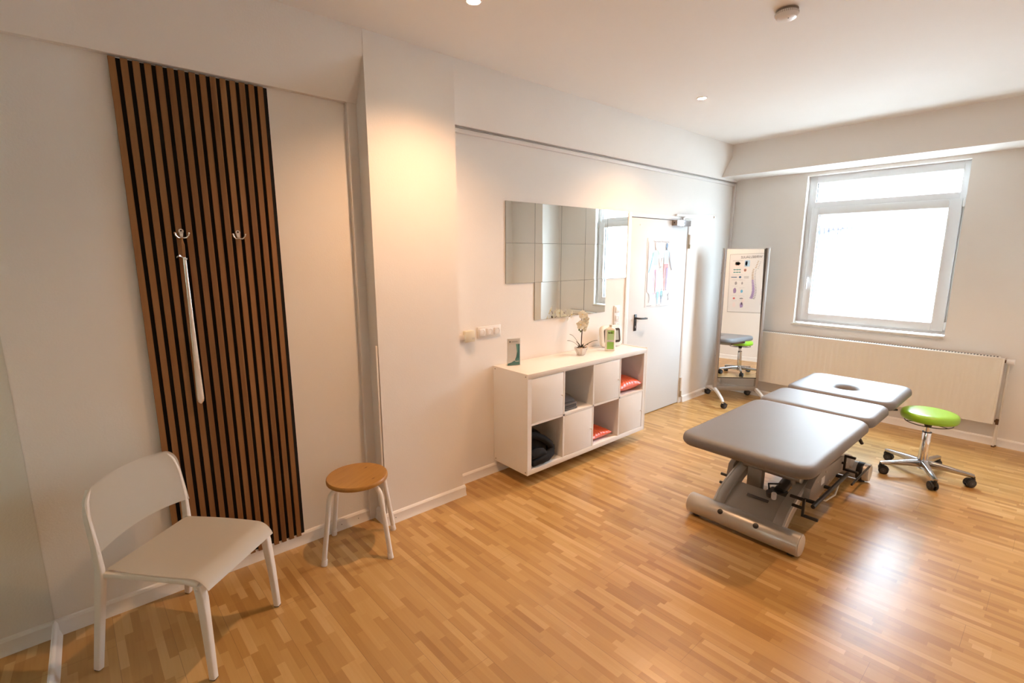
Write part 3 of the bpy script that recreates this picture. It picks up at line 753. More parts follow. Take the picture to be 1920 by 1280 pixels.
for c, r, t_ in (((-.005, -.01, .345), .038, (0, 0, .2)), ((.035, -.01, .30), .036, (.3, -.2, 0)), ((-.035, -.02, .262), .04, (-.2, 0, 0)), ((.015, -.02, .268), .036, (.1, -.1, .1)), ((.045, .005, .335), .03, (.5, 0, .2)), ((.028, .0, .225), .028, (.1, 0, -.3)), ((-.01, .1, .335), .035, (0, 1.2, 0)), ((.0, .15, .30), .032, (0, 1.6, 0))):
    flower(c, r, t_)
g = G(Matrix.Translation((ox, oy, T)))
for c in ((-.042, -.01, .222), (-.026, -.012, .208)): g.ball(BUD, c, .009, (.8, .8, 1.2), 10, 8)
g.tube(BRASS, [(.0, 0, .25), (-.03, -.008, .235), (-.042, -.01, .225)], .0015, 6); g.build('bud', oc)
# lotion bottle
bt = thing('lotion_bottle', 'white plastic bottle with green label standing before the display unit', 'bottle', (3.415, 2.615, T), math.radians(-48))
Mb = WM[bt.name]
def rrect(hx, hy, r, n=6):
    out = []
    for sx_, sy_, a0 in ((1, 1, 0), (-1, 1, 90), (-1, -1, 180), (1, -1, 270)):
        for k in range(n+1):
            a = math.radians(a0+90*k/n); out.append((sx_*(hx-r)+r*math.cos(a), sy_*(hy-r)+r*math.sin(a)))
    return out
def loft(g, mat, secs, M=None):
    t = bmesh.new(); R_ = []
    for (z, pts, *sc) in secs: R_.append([t.verts.new((p[0], p[1], z)) for p in pts])
    n = len(R_[0])
    for a, b in zip(R_, R_[1:]):
        for k in range(n): t.faces.new((a[k], a[(k+1) % n], b[(k+1) % n], b[k]))
    t.faces.new(R_[0][::-1]); t.faces.new(R_[-1]); bmesh.ops.recalc_face_normals(t, faces=list(t.faces)); g._add(t, mat, M)
BOT = P('bottle_plastic', (.85, .84, .78), .35)
g = G(Mb); loft(g, BOT, [(z, rrect(hx, hy, r)) for z, hx, hy, r in ((0, .041, .022, .016), (.004, .045, .026, .018), (.185, .045, .026, .018), (.20, .040, .022, .016), (.208, .02, .014, .012), (.214, .014, .012, .0115))]); g.build('body', bt)
g = G(Mb); g.cyl(BOT, (0, 0, .212), (0, 0, .232), .013, seg=20, bev=.002); g.build('cap', bt)
g = G(Mb); g.box(GREENL2, -.029, .029, -.0272, -.0258, .10, .185); g.box(GREENL, -.029, .029, -.0272, -.0258, .018, .082); g.box(PAPER, -.029, .029, -.0270, -.0258, .082, .10)
g.box(GREENL, .0, .029, -.0276, -.027, .155, .185); g.box(IGY, -.024, .024, -.0275, -.027, .090, .093); g.box(IGY, -.022, .01, -.0275, -.027, .084, .086); g.prism(IK, [(-.022, .165), (-.016, .172), (-.012, .166), (.016, .167), (.018, .160), (-.01, .159), (-.016, .155)], 'y', -.0278, -.027)
g.build('label', bt)
# display unit
du = thing('digital_display_unit', 'white rounded digital display unit leaning at the wall behind the bottle', 'display unit', (3.575, 2.725, T), math.radians(-8))
Mb = WM[du.name] @ Matrix.Rotation(math.radians(-7), 4, 'X')
g = G(Mb)
def rr2(hx, hz, r, cz_, n=8): return [(x, z+cz_) for x, z in rrect(hx, hz, r, n)]
g.prism(BOT, rr2(.128, .098, .045, .100), 'y', -.022, .022, .01, seg=3); g.prism(NICKEL, rr2(.1285, .0985, .045, .100), 'y', -.004, .004); g.build('casing', du)
g = G(Mb); g.prism(BRONZE, rr2(.100, .066, .022, .102), 'y', -.0245, -.020); g.build('dark_bezel', du)
g = G(Mb); g.prism(LCD, rr2(.078, .044, .003, .102), 'y', -.0262, -.0235); g.build('screen', du)

# ------------------------------------------------------------------ ceiling fittings
LAMP = mat_emit('lamp_glow', (1., .83, .58), 60.)
lamps = [(1.545, 2.06), (3.775, 2.085), (3.775, .10)]  # last spotlight is an unseen addition that balances the room light
names = ['recessed ceiling spotlight nearest the brown slatted panel', 'recessed ceiling spotlight above the sideboard end, nearer the window', 'added ceiling spotlight out of view on the right, balancing the room light']
for i, (x, y) in enumerate(lamps):
    o = thing('recessed_spotlight', names[i], 'ceiling light', (x, y, HC), group='recessed ceiling spotlights')
    g = G(); g.lathe(SOCK, [(.030, HC-.001), (.041, HC-.001), (.040, HC-.005), (.034, HC-.006), (.030, HC-.003)], (x, y, 0), 32); g.build('trim_ring', o)
    g = G(); g.lathe(LAMP, [(0, HC-.0015), (.030, HC-.0015), (.030, HC-.003), (0, HC-.0045)], (x, y, 0), 32); g.build('lamp_lens', o)
    ld = bpy.data.lights.new('spot_beam', 'SPOT'); ld.energy = 60.; ld.color = (1., .57, .30); ld.spot_size = math.radians(132); ld.spot_blend = 1.; ld.shadow_soft_size = .03
    lo = bpy.data.objects.new('spot_beam', ld); C.objects.link(lo); lo.parent = o; lo.location = (0, 0, -.03)
sd = thing('smoke_detector', 'round white smoke detector on the ceiling', 'smoke detector', (2.79, 1.115, HC))
g = G(); g.lathe(SOCK, [(0, HC), (.050, HC), (.050, HC-.012), (.054, HC-.014), (.054, HC-.024), (.044, HC-.04), (.03, HC-.045), (0, HC-.046)], (2.79, 1.115, 0), 48); g.build('housing', sd)
g = G()
for k in range(40):
    a = 2*PI*k/40; g.box(SOCKD, .0535, .0548, -.0016, .0016, HC-.0235, HC-.0145, M=Matrix.Translation((2.79, 1.115, 0)) @ Matrix.Rotation(a, 4, 'Z'))
g.lathe(TAUPE, [(.0505, HC-.001), (.0515, HC-.001), (.0515, HC-.011), (.0505, HC-.011)], (2.79, 1.115, 0), 48); g.cyl(DARK, (2.775, 1.10, HC-.0445), (2.775, 1.10, HC-.0465), .003, seg=8)
g.build('vent_ring', sd)

# ------------------------------------------------------------------ poster behind the camera (seen in the standing mirror)
g = G(); yp = RY+.006; X0, X1, Z0, Z1 = 3.85, 4.555, .875, 1.905
g.box(P('frame_grey', (.35, .33, .31), .4), X0-.006, X1+.006, RY+.0001, yp-.001, Z0-.006, Z1+.006, .001); g.box(PAPER, X0, X1, yp-.002, yp, Z0, Z1)
yq = yp+.0006
def MT(x, z): return Matrix(((-1, 0, 0, x), (0, 0, 1, yq), (0, 1, 0, z), (0, 0, 0, 1)))
g.text(IK, 'DIE WIRBELSÄULE', .060, MT(X1-.03, Z1-.075), align='LEFT')
def pos(u, v): return (X1-u*(X1-X0), Z0+v*(Z1-Z0))    # u from the reader's left
def blob(mat, u, v, ru, rv, n=14, e=1.):
    x, z = pos(u, v); g.prism(mat, [(x+ru*math.cos(2*PI*k/n)*(1+.12*math.sin(k*2.4)), z+rv*math.sin(2*PI*k/n)*(1+.12*math.cos(k*3.1))) for k in range(n)], 'y', yq-.0004, yq)
def lineq(mat, u0, u1, v, h=.003):
    x0, z = pos(u0, v); x1, _ = pos(u1, v); g.box(mat, min(x0, x1), max(x0, x1), yq-.0004, yq, z-h/2, z+h/2)
# the spine, drawn vertebra by vertebra
for i in range(24):
    t_ = i/23; u = .36+.05*math.sin(t_*6.0-.6)+.16*max(0, t_-.45)+(-.04 if t_ < .2 else 0); v = .87-.62*t_; s = .012+.014*t_
    blob(IBR if i < 12 else IPU, u, v, s*1.3, s*.62, 8); blob(IGY, u-.055-.01*t_, v-.012, s*.9, s*.35, 6)
for i in range(5): blob(IBG, .60+.012*i, .22-.022*i, .03-.004*i, .012, 8)
for i, v in enumerate((.85, .77, .68, .60, .51)):
    blob(IGY, .10, v, .034, .018, 12); blob(PAPER if i % 2 == 0 else IPU, .10, v, .018, .010, 10); lineq(IGY, .04, .16, v+.035, .002)
for v in (.40, .385, .37, .355, .34, .325, .31, .22, .205, .19, .175, .16, .145): lineq(IGY, .05+.02*math.sin(v*40), .12, v); lineq(IPU, .14, .19, v)
blob(IK, .80, .845, .055, .035, 5); blob(ILB, .80, .835, .040, .022, 9); blob(IO, .83, .815, .02, .012, 8)
x, z = pos(.56, .84); g.box(ILB, x-.045, x+.045, yq-.0004, yq, z-.055, z+.055); blob(IB, .58, .84, .02, .045, 10)
for v in (.735, .69):
    lineq(ITE, .72, .90, v, .012)
    for u in (.73, .80, .88): blob(ITE, u, v, .012, .012, 8)
blob(IO, .60, .725, .026, .026, 14); blob(PAPER, .60, .725, .013, .013, 10)
lineq(IBD, .80, .95, .605, .014); blob(IBD, .72, .605, .024, .018, 8); lineq(IGY, .50, .62, .61, .01); lineq(IGY, .50, .62, .59, .008)
for (m_, u, v, a, b_) in ((IGY, .82, .50, .022, .03), (IGY, .66, .50, .015, .025), (IPU, .84, .37, .03, .05), (ISB, .66, .36, .022, .03), (IR, .85, .235, .022, .018), (IGY, .66, .235, .035, .012), (IBG, .84, .12, .03, .045), (IPU, .65, .12, .03, .05)):
    blob(m_, u, v, a, b_, 9); lineq(IGY, u-.07, u+.07, v+b_+.03 if v > .1 else v, .002)
for v in (.895, .885, .645, .56): lineq(IGY, .66, .93, v, .003)
tag(g.build('spine_poster'), 'framed spine chart headed DIE WIRBELSÄULE, seen reflected in the standing mirror', 'poster')

# ------------------------------------------------------------------ white chair
a41 = math.radians(41); CO = Vector((.065, 2.56, 0))
# local: X = side (s), Y = backwards (-t)
Mc = Matrix(((math.cos(a41), -math.sin(a41), 0, CO.x), (math.sin(a41), math.cos(a41), 0, CO.y), (0, 0, 1, 0), (0, 0, 0, 1)))
ch = thing('chair', 'white plain chair with a wide backrest beside the slatted panel', 'chair', CO, a41)
g = G(Mc)
def seatp(u, v):
    s = (u-.5)*2; t_ = v*.475
    hw = .205+.012*math.sin(PI*v)
    if t_ < .375: y = t_; z = .452
    else:
        k = (t_-.375)/.10; a = k*math.radians(68); R_ = .085
        y = .375+R_*math.sin(a); z = .452-R_*(1-math.cos(a))
    z -= .006*(1-s*s)*math.sin(PI*min(1, t_/.4))
    return (s*hw, -y, z)
g.solid(WHITEC, seatp, 25, 40, .010); g.build('seat', ch, ang=50)
g = G(Mc)
def backp(u, v):
    s = (u-.5)*2; hw = .232-.008*v
    z0 = .530+.022*(1-s*s); z1 = .812-.004*s*s
    zz = z0+(z1-z0)*v
    rc = .085
    dz = z1-zz; lim = hw
    if dz < rc: lim = hw-rc+math.sqrt(max(0, rc*rc-(rc-dz)**2))
    x = s*lim
    bow = .022*(1-s*s)
    return (x, .004+.16*(zz-.5)*.9+bow-.01, zz)
g.solid(WHITEC, backp, 33, 33, .011); g.build('backrest', ch, ang=50)
for s in (-1, 1):
    g = G(Mc); g.tube(WHITEM, [(s*.237, .078, .006), (s*.229, .045, .22), (s*.222, .018, .40), (s*.220, .014, .46), (s*.222, .016, .55), (s*.220, .033, .68), (s*.208, .043, .745), (s*.185, .048, .785)], [(.0150, .013), (.0165, .014), (.018, .014), (.016, .012), (.0145, .010), (.013, .008), (.012, .007), (.010, .006)], 16, sq=True, up=(0, 1, 0))
    l = g.build('leg', ch, ang=50)
    g = G(Mc); g.box(BLACKP, s*.237-.011, s*.237+.011, .066, .090, 0, .008, .002); g.build('foot_cap', l)
    g = G(Mc); g.tube(WHITEM, [(s*.212, -.435, .006), (s*.207, -.428, .20), (s*.200, -.418, .36), (s*.197, -.408, .415)], [(.0135, .0135), (.016, .015), (.019, .017), (.019, .016)], 16, sq=True, up=(0, 1, 0))
    l = g.build('leg', ch, ang=50)
    g = G(Mc); g.box(BLACKP, s*.212-.011, s*.212+.011, -.447, -.423, 0, .008, .002); g.build('foot_cap', l)
    g = G(Mc); g.tube(WHITEM, [(s*.215, .01, .432), (s*.203, -.20, .430), (s*.200, -.36, .428), (s*.198, -.405, .415)], [(.012, .009)]*4, 12, sq=True)
    if s < 0: g.cyl(STEEL, (-.2165, -.412, .405), (-.219, -.412, .405), .0055, seg=14)
    g.build('side_rail', ch, ang=50)
g = G(Mc); g.tube(WHITEM, [(-.19, -.30, .424), (.19, -.30, .424)], .010, 12); g.tube(WHITEM, [(-.21, .005, .430), (.21, .005, .430)], .010, 12); g.build('cross_rail', ch)

# ------------------------------------------------------------------ pine stool
SCX, SCY = 1.034, 2.568
st = thing('stool', 'round pine seat stool with white tube legs before the pier', 'stool', (SCX, SCY, 0), math.radians(25))
Ms = WM[st.name]
g = G(Ms); g.lathe(PINE, [(0, .430), (.165, .430), (.1705, .434), (.172, .443), (.1705, .452), (.166, .4565), (0, .4575)], (0, 0, 0), 72); g.build('seat', st, ang=40)
feet = [(.8, 2.533), (1.113, 2.349), (.958, 2.797), (1.264, 2.609)]
for fx, fy in feet:
    d = Vector((fx-SCX, fy-SCY, 0)); R_ = d.length; d.normalize()
    prof = [(.03, .418), (.125, .418)]+[(.125+.055*math.sin(a), .418-.055*(1-math.cos(a))) for a in [math.radians(x) for x in (20, 40, 60, 76)]]
    z_end = prof[-1]; prof += [(z_end[0]+(R_-z_end[0])*k, z_end[1]*(1-k)+.012*k) for k in (.35, .7, 1.)]
    pts = [(SCX+d.x*r, SCY+d.y*r, z) for r, z in prof]
    g = G(); g.tube(WHITEM, pts, .0138, 16); l = g.build('leg', st, ang=50)
    g = G(); g.cyl(SOCK, (SCX+d.x*R_, SCY+d.y*R_, 0), (SCX+d.x*(R_-.006), SCY+d.y*(R_-.006), .035), .0168, .0155, 18, .002); g.build('foot_cap', l)

# ------------------------------------------------------------------ castor helper
def castor(px, py, az, z_top, r=.032, w=.022, par=None, M0=None, lock=False):
    """twin wheel castor whose wheel touches the floor at px,py; az = heading of the wheel"""
    M = Matrix.Translation((px, py, 0)) @ Matrix.Rotation(az, 4, 'Z')
    g = G(M)
    for s in (-1, 1):
        g.cyl(BLACKP, (0, s*.006, r), (0, s*(.006+w), r), r, seg=28, bev=.005)
        g.cyl(RUBBER, (0, s*(.0061+w), r), (0, s*(.0075+w), r), r*.62, seg=24)
        g.cyl(GREYP, (0, s*(.0061+w), r), (0, s*(.009+w), r), r*.2, seg=12)
    hood = [(-r*.9, r*.9)]+[(r*1.12*math.cos(a), r+r*1.12*math.sin(a)) for a in [math.radians(x) for x in (170, 140, 110, 80, 50, 30)]]+[(r*.3, r*.6), (-r*.3, r*.6)]
    g.prism(BLACKP, hood, 'y', -.007, .007, .001)
    g.cyl(BLACKP, (r*.75, 0, r*1.2), (r*.75, 0, z_top), .010, .012, 16)
    if lock: g.box(BLACKP, -r*1.5, -r*.8, -.014, .014, r*1.1, r*1.35, .003)
    return g.build('castor', par, ang=40)

# ------------------------------------------------------------------ green stool
gx, gy = 4.752, .585
gs = thing('rolling_stool', 'apple green round swivel stool on five castors', 'stool', (gx, gy, 0))
Mg = Matrix.Translation((gx, gy, 0))
g = G(Mg); g.lathe(GREEN, [(0, .452), (.155, .452), (.169, .456), (.175, .466), (.177, .480), (.176, .497), (.170, .509), (.158, .516), (.12, .519), (0, .520)], (0, 0, 0), 72); g.build('seat', gs, ang=60)
g = G(Mg); g.lathe(BLACKP, [(0, .438), (.11, .441), (.12, .449), (.12, .4525), (0, .4525)], (0, 0, 0), 48); g.cyl(BLACKP, (0, 0, .40), (0, 0, .44), .022, .03, 24); g.build('seat_plate', gs)
g = G(Mg)
ring = [(.145*math.cos(a), .145*math.sin(a), .432) for a in [2*PI*k/40 for k in range(41)]]
g.tube(BLACKP, ring, .0035, 8)
for k in range(3):
    a = 2*PI*k/3; g.tube(BLACKP, [(.02*math.cos(a), .02*math.sin(a), .425), (.145*math.cos(a), .145*math.sin(a), .432)], .003, 6)
g.build('release_ring', gs)
g = G(Mg); g.cyl(CHROME, (0, 0, .11), (0, 0, .352), .033, .029, 32, .002); g.cyl(BLACKP, (0, 0, .351), (0, 0, .356), .030, seg=32); g.cyl(CHROME, (0, 0, .355), (0, 0, .41), .019, seg=24); g.build('gas_column', gs)
g = G(Mg); g.lathe(ALU, [(0, .055), (.026, .055), (.040, .07), (.044, .105), (.039, .125), (.034, .13), (0, .13)], (0, 0, 0), 32); g.build('hub', gs)
angs = [60, 132, 204, 276, 348]
for i, dg in enumerate(angs):
    a = math.radians(dg); R_ = .295; M = Mg @ Matrix.Rotation(a, 4, 'Z')
    g = G(M); g.tube(ALU, [(.015, 0, .098), (.10, 0, .098), (.20, 0, .092), (R_-.012, 0, .086), (R_+.004, 0, .083)], [(.030, .026), (.024, .020), (.017, .017), (.014, .015), (.011, .014)], 16, sq=True, up=(0, 0, 1))
    ar = g.build('base_arm', gs, ang=45)
    cxw, cyw = gx+R_*math.cos(a), gy+R_*math.sin(a)
    g = G(); g.cyl(BLACKP, (cxw, cyw, .055), (cxw, cyw, .080), .0125, .0115, 18); g.build('castor_stem', gs)
    az = a+math.radians((25, -30, 15, 40, -15)[i])
    castor(cxw-.020*math.cos(az), cyw-.020*math.sin(az), az, .062, .033, .018, gs)

# ------------------------------------------------------------------ standing mirror
ma = math.radians(44.7); m0 = Vector((5.42, 2.59, 0))
nv = Vector((-math.cos(ma), -math.sin(ma), 0)); sv = Vector((-math.sin(ma), math.cos(ma), 0))*-1   # sv points to the right pole
Mm = Matrix(((sv.x, -nv.x, 0, m0.x), (sv.y, -nv.y, 0, m0.y), (0, 0, 1, 0), (0, 0, 0, 1)))   # local X right, Y away from viewer
ms = thing('standing_mirror', 'tall narrow rolling mirror on castors in the far corner', 'mirror', (5.56, 2.42, 0), 0)
MW = .436
g = G(Mm); tl = math.tan(math.radians(1.6))
def tp(z): return -(z-1.0)*tl*-1
Mt_ = Mm @ Matrix.Translation((0, 0, 1.0)) @ Matrix.Rotation(math.radians(-1.68), 4, 'X') @ Matrix.Translation((0, 0, -1.0))
g = G(Mt_); g.box(MIRROR, .004, MW-.004, -.004, -.001, .295, 1.765); g.build('mirror_glass', ms)
g = G(Mt_); g.box(TAUPE, -.001, MW+.001, -.0012, .012, .285, 1.772, .001); g.box(STEEL, 0, MW, -.006, .012, 1.764, 1.773); g.box(BRONZE, 0, MW, -.007, .012, .286, .296)
g.build('backing_board', ms)
for x0, x1 in ((-.032, .0), (MW, MW+.032)):
    g = G(Mm); g.box(POSTM, x0, x1, -.022, .028, .12, 1.775, .004); g.box(BRONZE, x0+(.0325 if x0 < 0 else -.0025), x0+(.0345 if x0 < 0 else -.0005), -.022 if x0 < 0 else -.012, .0, .29, 1.772)
    for zz in (.55, 1.5): g.cyl(DARK, ((x0-.0005) if x0 < 0 else x1+.0005, .004, zz), ((x0-.002) if x0 < 0 else x1+.002, .004, zz), .004, seg=10)
    g.build('side_post', ms)
g = G(Mm); g.box(TAUPE, -.03, MW+.03, -.012, .018, .135, .185, .003); g.build('cross_rail', ms)
for x0, sg in ((-.016, 0), (MW+.016, 1)):
    g = G(Mm); g.tube(SILVERL, [(x0, -.30, .075), (x0, -.26, .10), (x0, -.12, .135), (x0, -.02, .15), (x0, .03, .15), (x0, .14, .135), (x0, .27, .10), (x0, .30, .078)], [(.012, .013), (.015, .015), (.018, .016), (.02, .017), (.02, .017), (.018, .016), (.015, .015), (.012, .013)], 14, sq=True, up=(0, 0, 1))
    fb = g.build('foot_bar', ms, ang=45)
    for yy in (-.295, .295):
        if sg and yy > 0: yy = .27
        w_ = Mm @ Vector((x0, yy, 0)); g = G(); g.cyl(STEEL, (w_.x, w_.y, .055), (w_.x, w_.y, .085), .008, seg=12); g.build('castor_stem', ms)
        az = (ma+PI/2+.5) if yy < 0 else ma+PI/2+.2
        castor(w_.x-.02*math.cos(az), w_.y-.02*math.sin(az), az, .06, .032, .015, ms, lock=True)

# ------------------------------------------------------------------ treatment table
tt = thing('treatment_table', 'grey padded three section treatment table on a silver lifting base', 'treatment table', (3.6, 1.13, 0))
TY0, TY1 = .735, 1.478
ZB, ZT = .560, .630
def resample(pts, n):
    P_ = pts+[pts[0]]; L_ = [0.]
    for p, q in zip(P_, P_[1:]): L_.append(L_[-1]+math.hypot(q[0]-p[0], q[1]-p[1]))
    out = []; j = 0
    for k in range(n):
        d = L_[-1]*k/n
        while L_[j+1] < d: j += 1
        f = (d-L_[j])/max(1e-9, L_[j+1]-L_[j]); out.append((P_[j][0]+(P_[j+1][0]-P_[j][0])*f, P_[j][1]+(P_[j+1][1]-P_[j][1])*f))
    return out
def pad(name, x0, x1, y0, y1, z0, z1, rc, hole=None):
    """upholstered pad: rounded plan, rolled edges; optional face hole"""
    g = G(); cx_, cy_ = (x0+x1)/2, (y0+y1)/2; hx, hy = (x1-x0)/2, (y1-y0)/2
    N_ = 144; R_ = (z1-z0)/2
    prof = [(.030, 0), (.012, .003), (.004, .012), (0, R_*.55), (0, R_), (.002, R_*1.3), (.008, R_*1.65), (.020, R_*1.88), (.04, R_*1.98), (.07, R_*2)]
    t = bmesh.new(); rings = []
    base = resample(rrect(hx, hy, rc, 12), N_)
    for d, z in prof:
        r = max(rc-d, .01); ring = resample(rrect(hx-d, hy-d, r, 12), N_)
        rings.append([t.verts.new((cx_+p[0], cy_+p[1], z0+z)) for p in ring])
    for a, b in zip(rings, rings[1:]):
        for k in range(N_): t.faces.new((a[k], a[(k+1) % N_], b[(k+1) % N_], b[k]))
    top = rings[-1]; bot = rings[0]
    if hole:
        hcx, hcy, hr = hole; prev = top
        for (rr, dz) in ((hr*2.3, .0), (hr*1.95, -.002), (hr*1.6, -.008), (hr*1.3, -.018), (hr*1.1, -.030), (hr, -.045), (hr*.97, -(z1-z0)+.001)):
            ring = []
            for k in range(N_):
                v = top[k].co; a = math.atan2(v.y-hcy, v.x-hcx)
                ring.append(t.verts.new((hcx+rr*math.cos(a)*.95, hcy+rr*math.sin(a)*1.05, z1+dz)))
            for k in range(N_): t.faces.new((prev[k], prev[(k+1) % N_], ring[(k+1) % N_], ring[k]))
            prev = ring
        for k in range(N_): t.faces.new((bot[k], bot[(k+1) % N_], prev[(k+1) % N_], prev[k]))
    else:
        t.faces.new(top); t.faces.new(bot[::-1])
    bmesh.ops.recalc_face_normals(t, faces=list(t.faces)); g._add(t, PADM)
    return g.build(name, tt, ang=70)
pad('leg_section_pad', 2.628, 3.765, TY0, TY1, ZB, ZT, .10)
pad('middle_section_pad', 3.772, 4.262, TY0, TY1, ZB, ZT, .085)
pad('head_section_pad', 4.305, 5.035, TY0, TY1, ZB, ZT, .11, hole=(4.625, 1.118, .064))
g = G()
for x0, x1 in ((2.80, 3.72), (3.81, 4.23), (4.34, 4.50), (4.75, 4.96)):
    for y in (.93, 1.31): g.box(TAUPE, x0, x1, y-.02, y+.02, ZB-.037, ZB, .003)
g.box(TAUPE, 4.34, 4.96, .90, .94, ZB-.037, ZB-.002, .003); g.box(TAUPE, 4.34, 4.96, 1.30, 1.34, ZB-.037, ZB-.002, .003)
g.box(TAUPE, 3.0, 4.4, .95, .99, ZB-.075, ZB-.037, .003); g.box(TAUPE, 3.0, 4.4, 1.25, 1.29, ZB-.075, ZB-.037, .003)
for x in (2.82, 3.68, 3.84, 4.36, 4.90): g.box(TAUPE, x, x+.04, .91, 1.33, ZB-.037, ZB-.002, .003)
g.build('top_frame', tt)
g = G(); g.tube(BLACKP, [(3.74, .83, .55), (3.76, .80, .50), (3.79, .785, .455)], .011, 10); g.build('adjustment_lever', tt)
g = G(); g.tube(BLACKP, [(4.40, 1.0, .52), (4.60, .86, .50), (4.72, .78, .49)], .008, 8); g.build('adjustment_lever', tt)
# foot tubes
for xx, nm in ((2.875, 0), (4.28, 1)):
    g = G(); g.cyl(SILVER, (xx, .815, .077), (xx, 1.485, .077), .066, seg=48, bev=.004)
    for yy in (.814, 1.486): g.cyl(SILVERL, (xx, yy, .077), (xx, yy+(-.003 if yy < 1 else .003), .077), .060, seg=40, bev=.001)
    if nm:
        for yy in (.87, 1.43): g.cyl(BLACKP, (xx, yy-.020, .077), (xx, yy+.020, .077), .069, seg=40, bev=.003)
    ft = g.build('foot_tube', tt)
    if not nm:
        for yy in (1.262, 1.045):
            d = Vector((-.80, 0, .60)); c = Vector((xx, yy, .077))+d*.0655
            g = G(); g.cyl(BLACKP, c, c+d*.003, .0165, seg=24, bev=.001); g.build('plug', ft)
    for yy in (.86, 1.44):
        g = G(); g.cyl(RUBBER, (xx, yy, 0), (xx, yy, .016), .022, seg=20); g.build('levelling_foot', ft)
def flip(pts, mx): return [((x if not mx else 7.155-x), z) for x, z in pts]
TOPC = [(2.865, .12), (2.90, .152), (2.95, .196), (3.02, .232), (3.11, .264), (3.20, .292), (3.28, .315), (3.35, .33)]
for mx in (0, 1):
    for y0, y1 in ((.915, .978), (1.275, 1.342)):
        low = [(3.37, .30), (3.30, .26), (3.18, .225), (3.05, .17), (2.96, .115), (2.88, .06)]
        g = G(); g.prism(SILVER, flip(TOPC+low, mx), 'y', y0, y1, .003)
        g.build('side_cheek', tt, ang=50)
        ys, ye = (y0-.0015, y0+.010) if y0 < 1 else (y1-.010, y1+.0015)
        tp_ = flip([(x, z+.003) for x, z in TOPC], mx); g = G(); g.prism(SILVERL, tp_+[(x, z-.022) for x, z in tp_[::-1]], 'y', ys, ye)
        g.build('edge_strip', tt, ang=50)
    cov = [(2.885, .128), (2.945, .172), (3.01, .205), (3.085, .233)]
    g = G(); g.prism(SILVER, flip(cov+[(x+.010, z-.014) for x, z in cov[::-1]], mx), 'y', .976, 1.277)
    if not mx:
        g.box(GREYP, -.065, .065, -.010, .010, -.002, .004, .002, M=Matrix.Translation((3.0, 1.115, .205)) @ Matrix.Rotation(math.radians(-28), 4, 'Y') @ Matrix.Rotation(PI/2, 4, 'Z'))
    g.build('cover_plate', tt, ang=30)
g = G(); g.cyl(TAUPE, (3.21, .950, .318), (3.21, 1.30, .318), .021, seg=28, bev=.002); g.cyl(SILVERL, (3.21, .940, .318), (3.21, .952, .318), .021, seg=28, bev=.002); g.build('cross_tube', tt)
g = G(); g.box(TAUPE, 3.18, 3.235, 1.17, 1.262, .12, .312, .004); g.build('tube_bracket', tt)
g = G(); g.box(TAUPE, 3.19, 3.235, .972, .992, .20, .312, .003); g.build('tube_bracket', tt)
for y in (1.0, 1.25):
    g = G(); g.tube(TAUPE, [(3.23, y, .30), (3.60, y, .20), (4.05, y, .13)], [(.030, .012)]*3, 12, sq=True, up=(0, 0, 1)); g.build('lifting_link', tt)
for y in (.893, 1.365):
    g = G(); g.prism(TAUPE, [(3.16, .30), (3.24, .345), (3.34, .365), (3.75, .345), (3.98, .27), (3.96, .20), (3.70, .235), (3.40, .20), (3.24, .175), (3.14, .225)], 'y', y-.018, y+.018, .004)
    for bx, bz in ((3.27, .315), (3.42, .335), (3.50, .25), (3.86, .27)): g.cyl(STEEL, (bx, y-.018, bz), (bx, y-.022, bz), .006, seg=12)
    if y < 1: g.box(PAPER, 3.345, 3.405, y-.0192, y-.0178, .265, .315)
    g.build('lifting_arm', tt)
for x in (3.30, 3.92):
    for y in (.93, 1.31):
        g = G(); g.box(TAUPE, x-.02, x+.02, y-.008, y+.008, .30, ZB-.03, .003); g.build('top_bracket', tt)
g = G(); g.cyl(GREYP, (3.28, 1.09, .16), (3.65, 1.09, .24), .035, seg=24, bev=.004); g.cyl(STEEL, (3.60, 1.09, .23), (3.95, 1.09, .31), .014, seg=16); g.box(GREYP, 3.16, 3.32, 1.0, 1.15, .09, .17, .01)
g.tube(GREYP, [(3.20, 1.05, .16), (3.16, 1.04, .20), (3.18, 1.0, .22), (3.28, 1.02, .20)], .007, 8); g.tube(BLACKP, [(3.2, 1.1, .16), (3.14, 1.10, .21), (3.2, 1.13, .23), (3.32, 1.1, .20)], .006, 8)
g.build('lift_motor', tt)
g = G(); g.cyl(GREYP, (3.05, 1.065, .222), (3.035, 1.065, .258), .019, seg=20, bev=.003); g.cyl(SOCK, (3.035, 1.035, .222), (3.02, 1.03, .262), .015, seg=20, bev=.003); g.build('hand_control', tt)
g = G(); g.box(BLACKP, 3.19, 3.225, 1.235, 1.335, .342, .362, .009); g.build('release_pedal', tt)
g = G(); g.box(P('yellow_tag', (.50, .38, .10), .5), 3.19, 3.225, 1.185, 1.238, .336, .350, .002); g.build('yellow_tag', tt)
for zz, xx in ((.172, 3.235), (.112, 3.225)):
    g = G(); g.cyl(BLACKP, (xx, 1.35, zz), (xx, 1.462, zz), .010, seg=14, bev=.003); g.build('peg', tt)
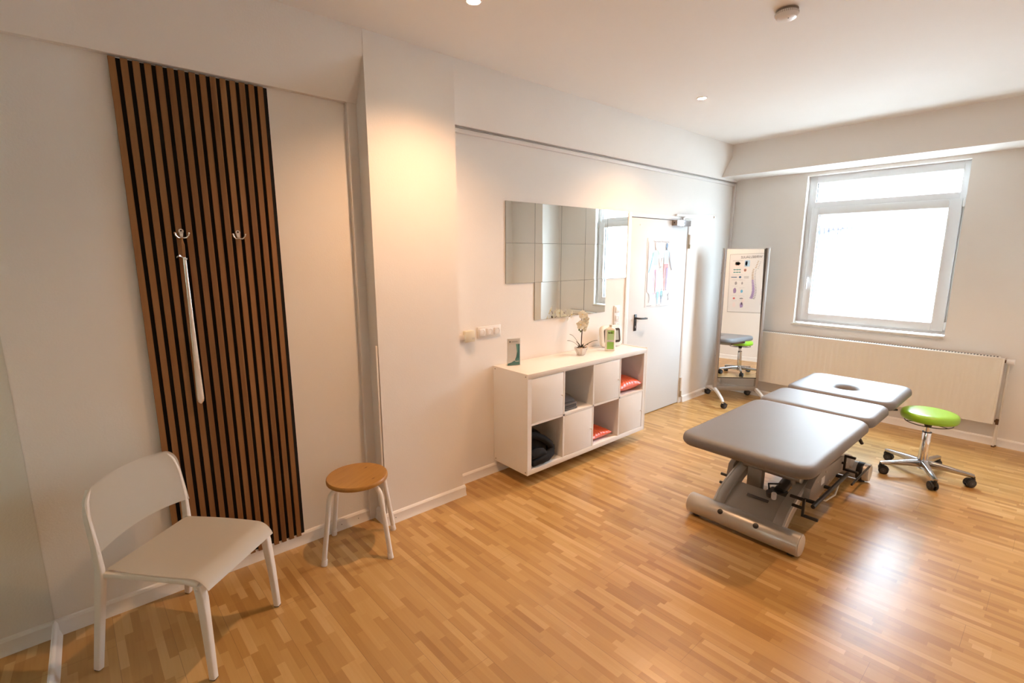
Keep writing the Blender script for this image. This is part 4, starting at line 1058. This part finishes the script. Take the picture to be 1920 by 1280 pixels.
# foot switch bar with its brackets on the window side
yb = .832
g = G(); g.cyl(BLACKP, (3.075, yb, .235), (3.75, yb, .235), .0125, seg=16, bev=.002)
for bx in (3.14, 3.42, 3.66): g.box(BLACKP, bx-.012, bx+.012, yb-.002, .90, .226, .242, .002)
g.build('switch_bar', tt)
for bx, zo in ((3.0, .0), (3.76, .055)):
    g = G(); g.box(BLACKP, bx-.008, bx+.008, .852, .866, .195+zo, .302+zo, .002); g.box(BLACKP, bx-.009, bx+.009, .778, .866, .192+zo, .206+zo, .002)
    g.box(BLACKP, bx-.009, bx+.009, .866 if not zo else .80, .935 if not zo else .866, .288+zo, .302+zo, .002); g.box(BLACKP, bx-.009, bx+.009, .855, .92, .235+zo, .249+zo, .002); g.build('pedal_bracket', tt)
g = G(); g.box(BLACKP, bx+.0, bx+.45, .800, .812, .152, .164, .003); g.build('toe_bar', tt)
g = G(); g.tube(SILVERL, [(3.3, .90, .20), (3.42, .86, .14), (3.58, .85, .13), (3.74, .87, .17), (3.72, .88, .22)], .005, 8); g.build('cable', tt)

# ------------------------------------------------------------------ daylight
wd = bpy.data.worlds.new('World'); SC.world = wd; wd.use_nodes = True
bg = wd.node_tree.nodes['Background']; bg.inputs[0].default_value = (.68, .84, 1., 1); bg.inputs[1].default_value = 16.5
pl = bpy.data.lights.new('window_portal', 'AREA'); pl.shape = 'RECTANGLE'; pl.size = 1.30; pl.size_y = 1.60; pl.cycles.is_portal = True
po = bpy.data.objects.new('window_portal', pl); C.objects.link(po); po.location = (6.21, 1.38, 1.74); po.rotation_euler = (0, PI/2, 0)

# ------------------------------------------------------------------ camera
yaw, pitch, rollv = 8.57190424e-01, 1.78042485e-01, -2.12737895e-03
cy, sy, cp, sp_ = math.cos(yaw), math.sin(yaw), math.cos(pitch), math.sin(pitch)
fwd = Vector((cy*cp, sy*cp, -sp_)); right = Vector((sy, -cy, 0)); up = right.cross(fwd)
cr, sr = math.cos(rollv), math.sin(rollv)
r2 = right*cr+up*sr; u2 = -right*sr+up*cr
cam = bpy.data.cameras.new('camera'); cam.sensor_width = 36; cam.lens = 905.606546*36/1920; cam.clip_start = .02
co = bpy.data.objects.new('camera', cam); C.objects.link(co)
co.matrix_world = Matrix(((r2.x, u2.x, -fwd.x, 0), (r2.y, u2.y, -fwd.y, 0), (r2.z, u2.z, -fwd.z, EYE), (0, 0, 0, 1)))
SC.camera = co
SC.view_settings.view_transform = 'Standard'; SC.view_settings.look = 'None'; SC.view_settings.exposure = 1.0; SC.view_settings.gamma = 1; SC.view_settings.use_curve_mapping = False
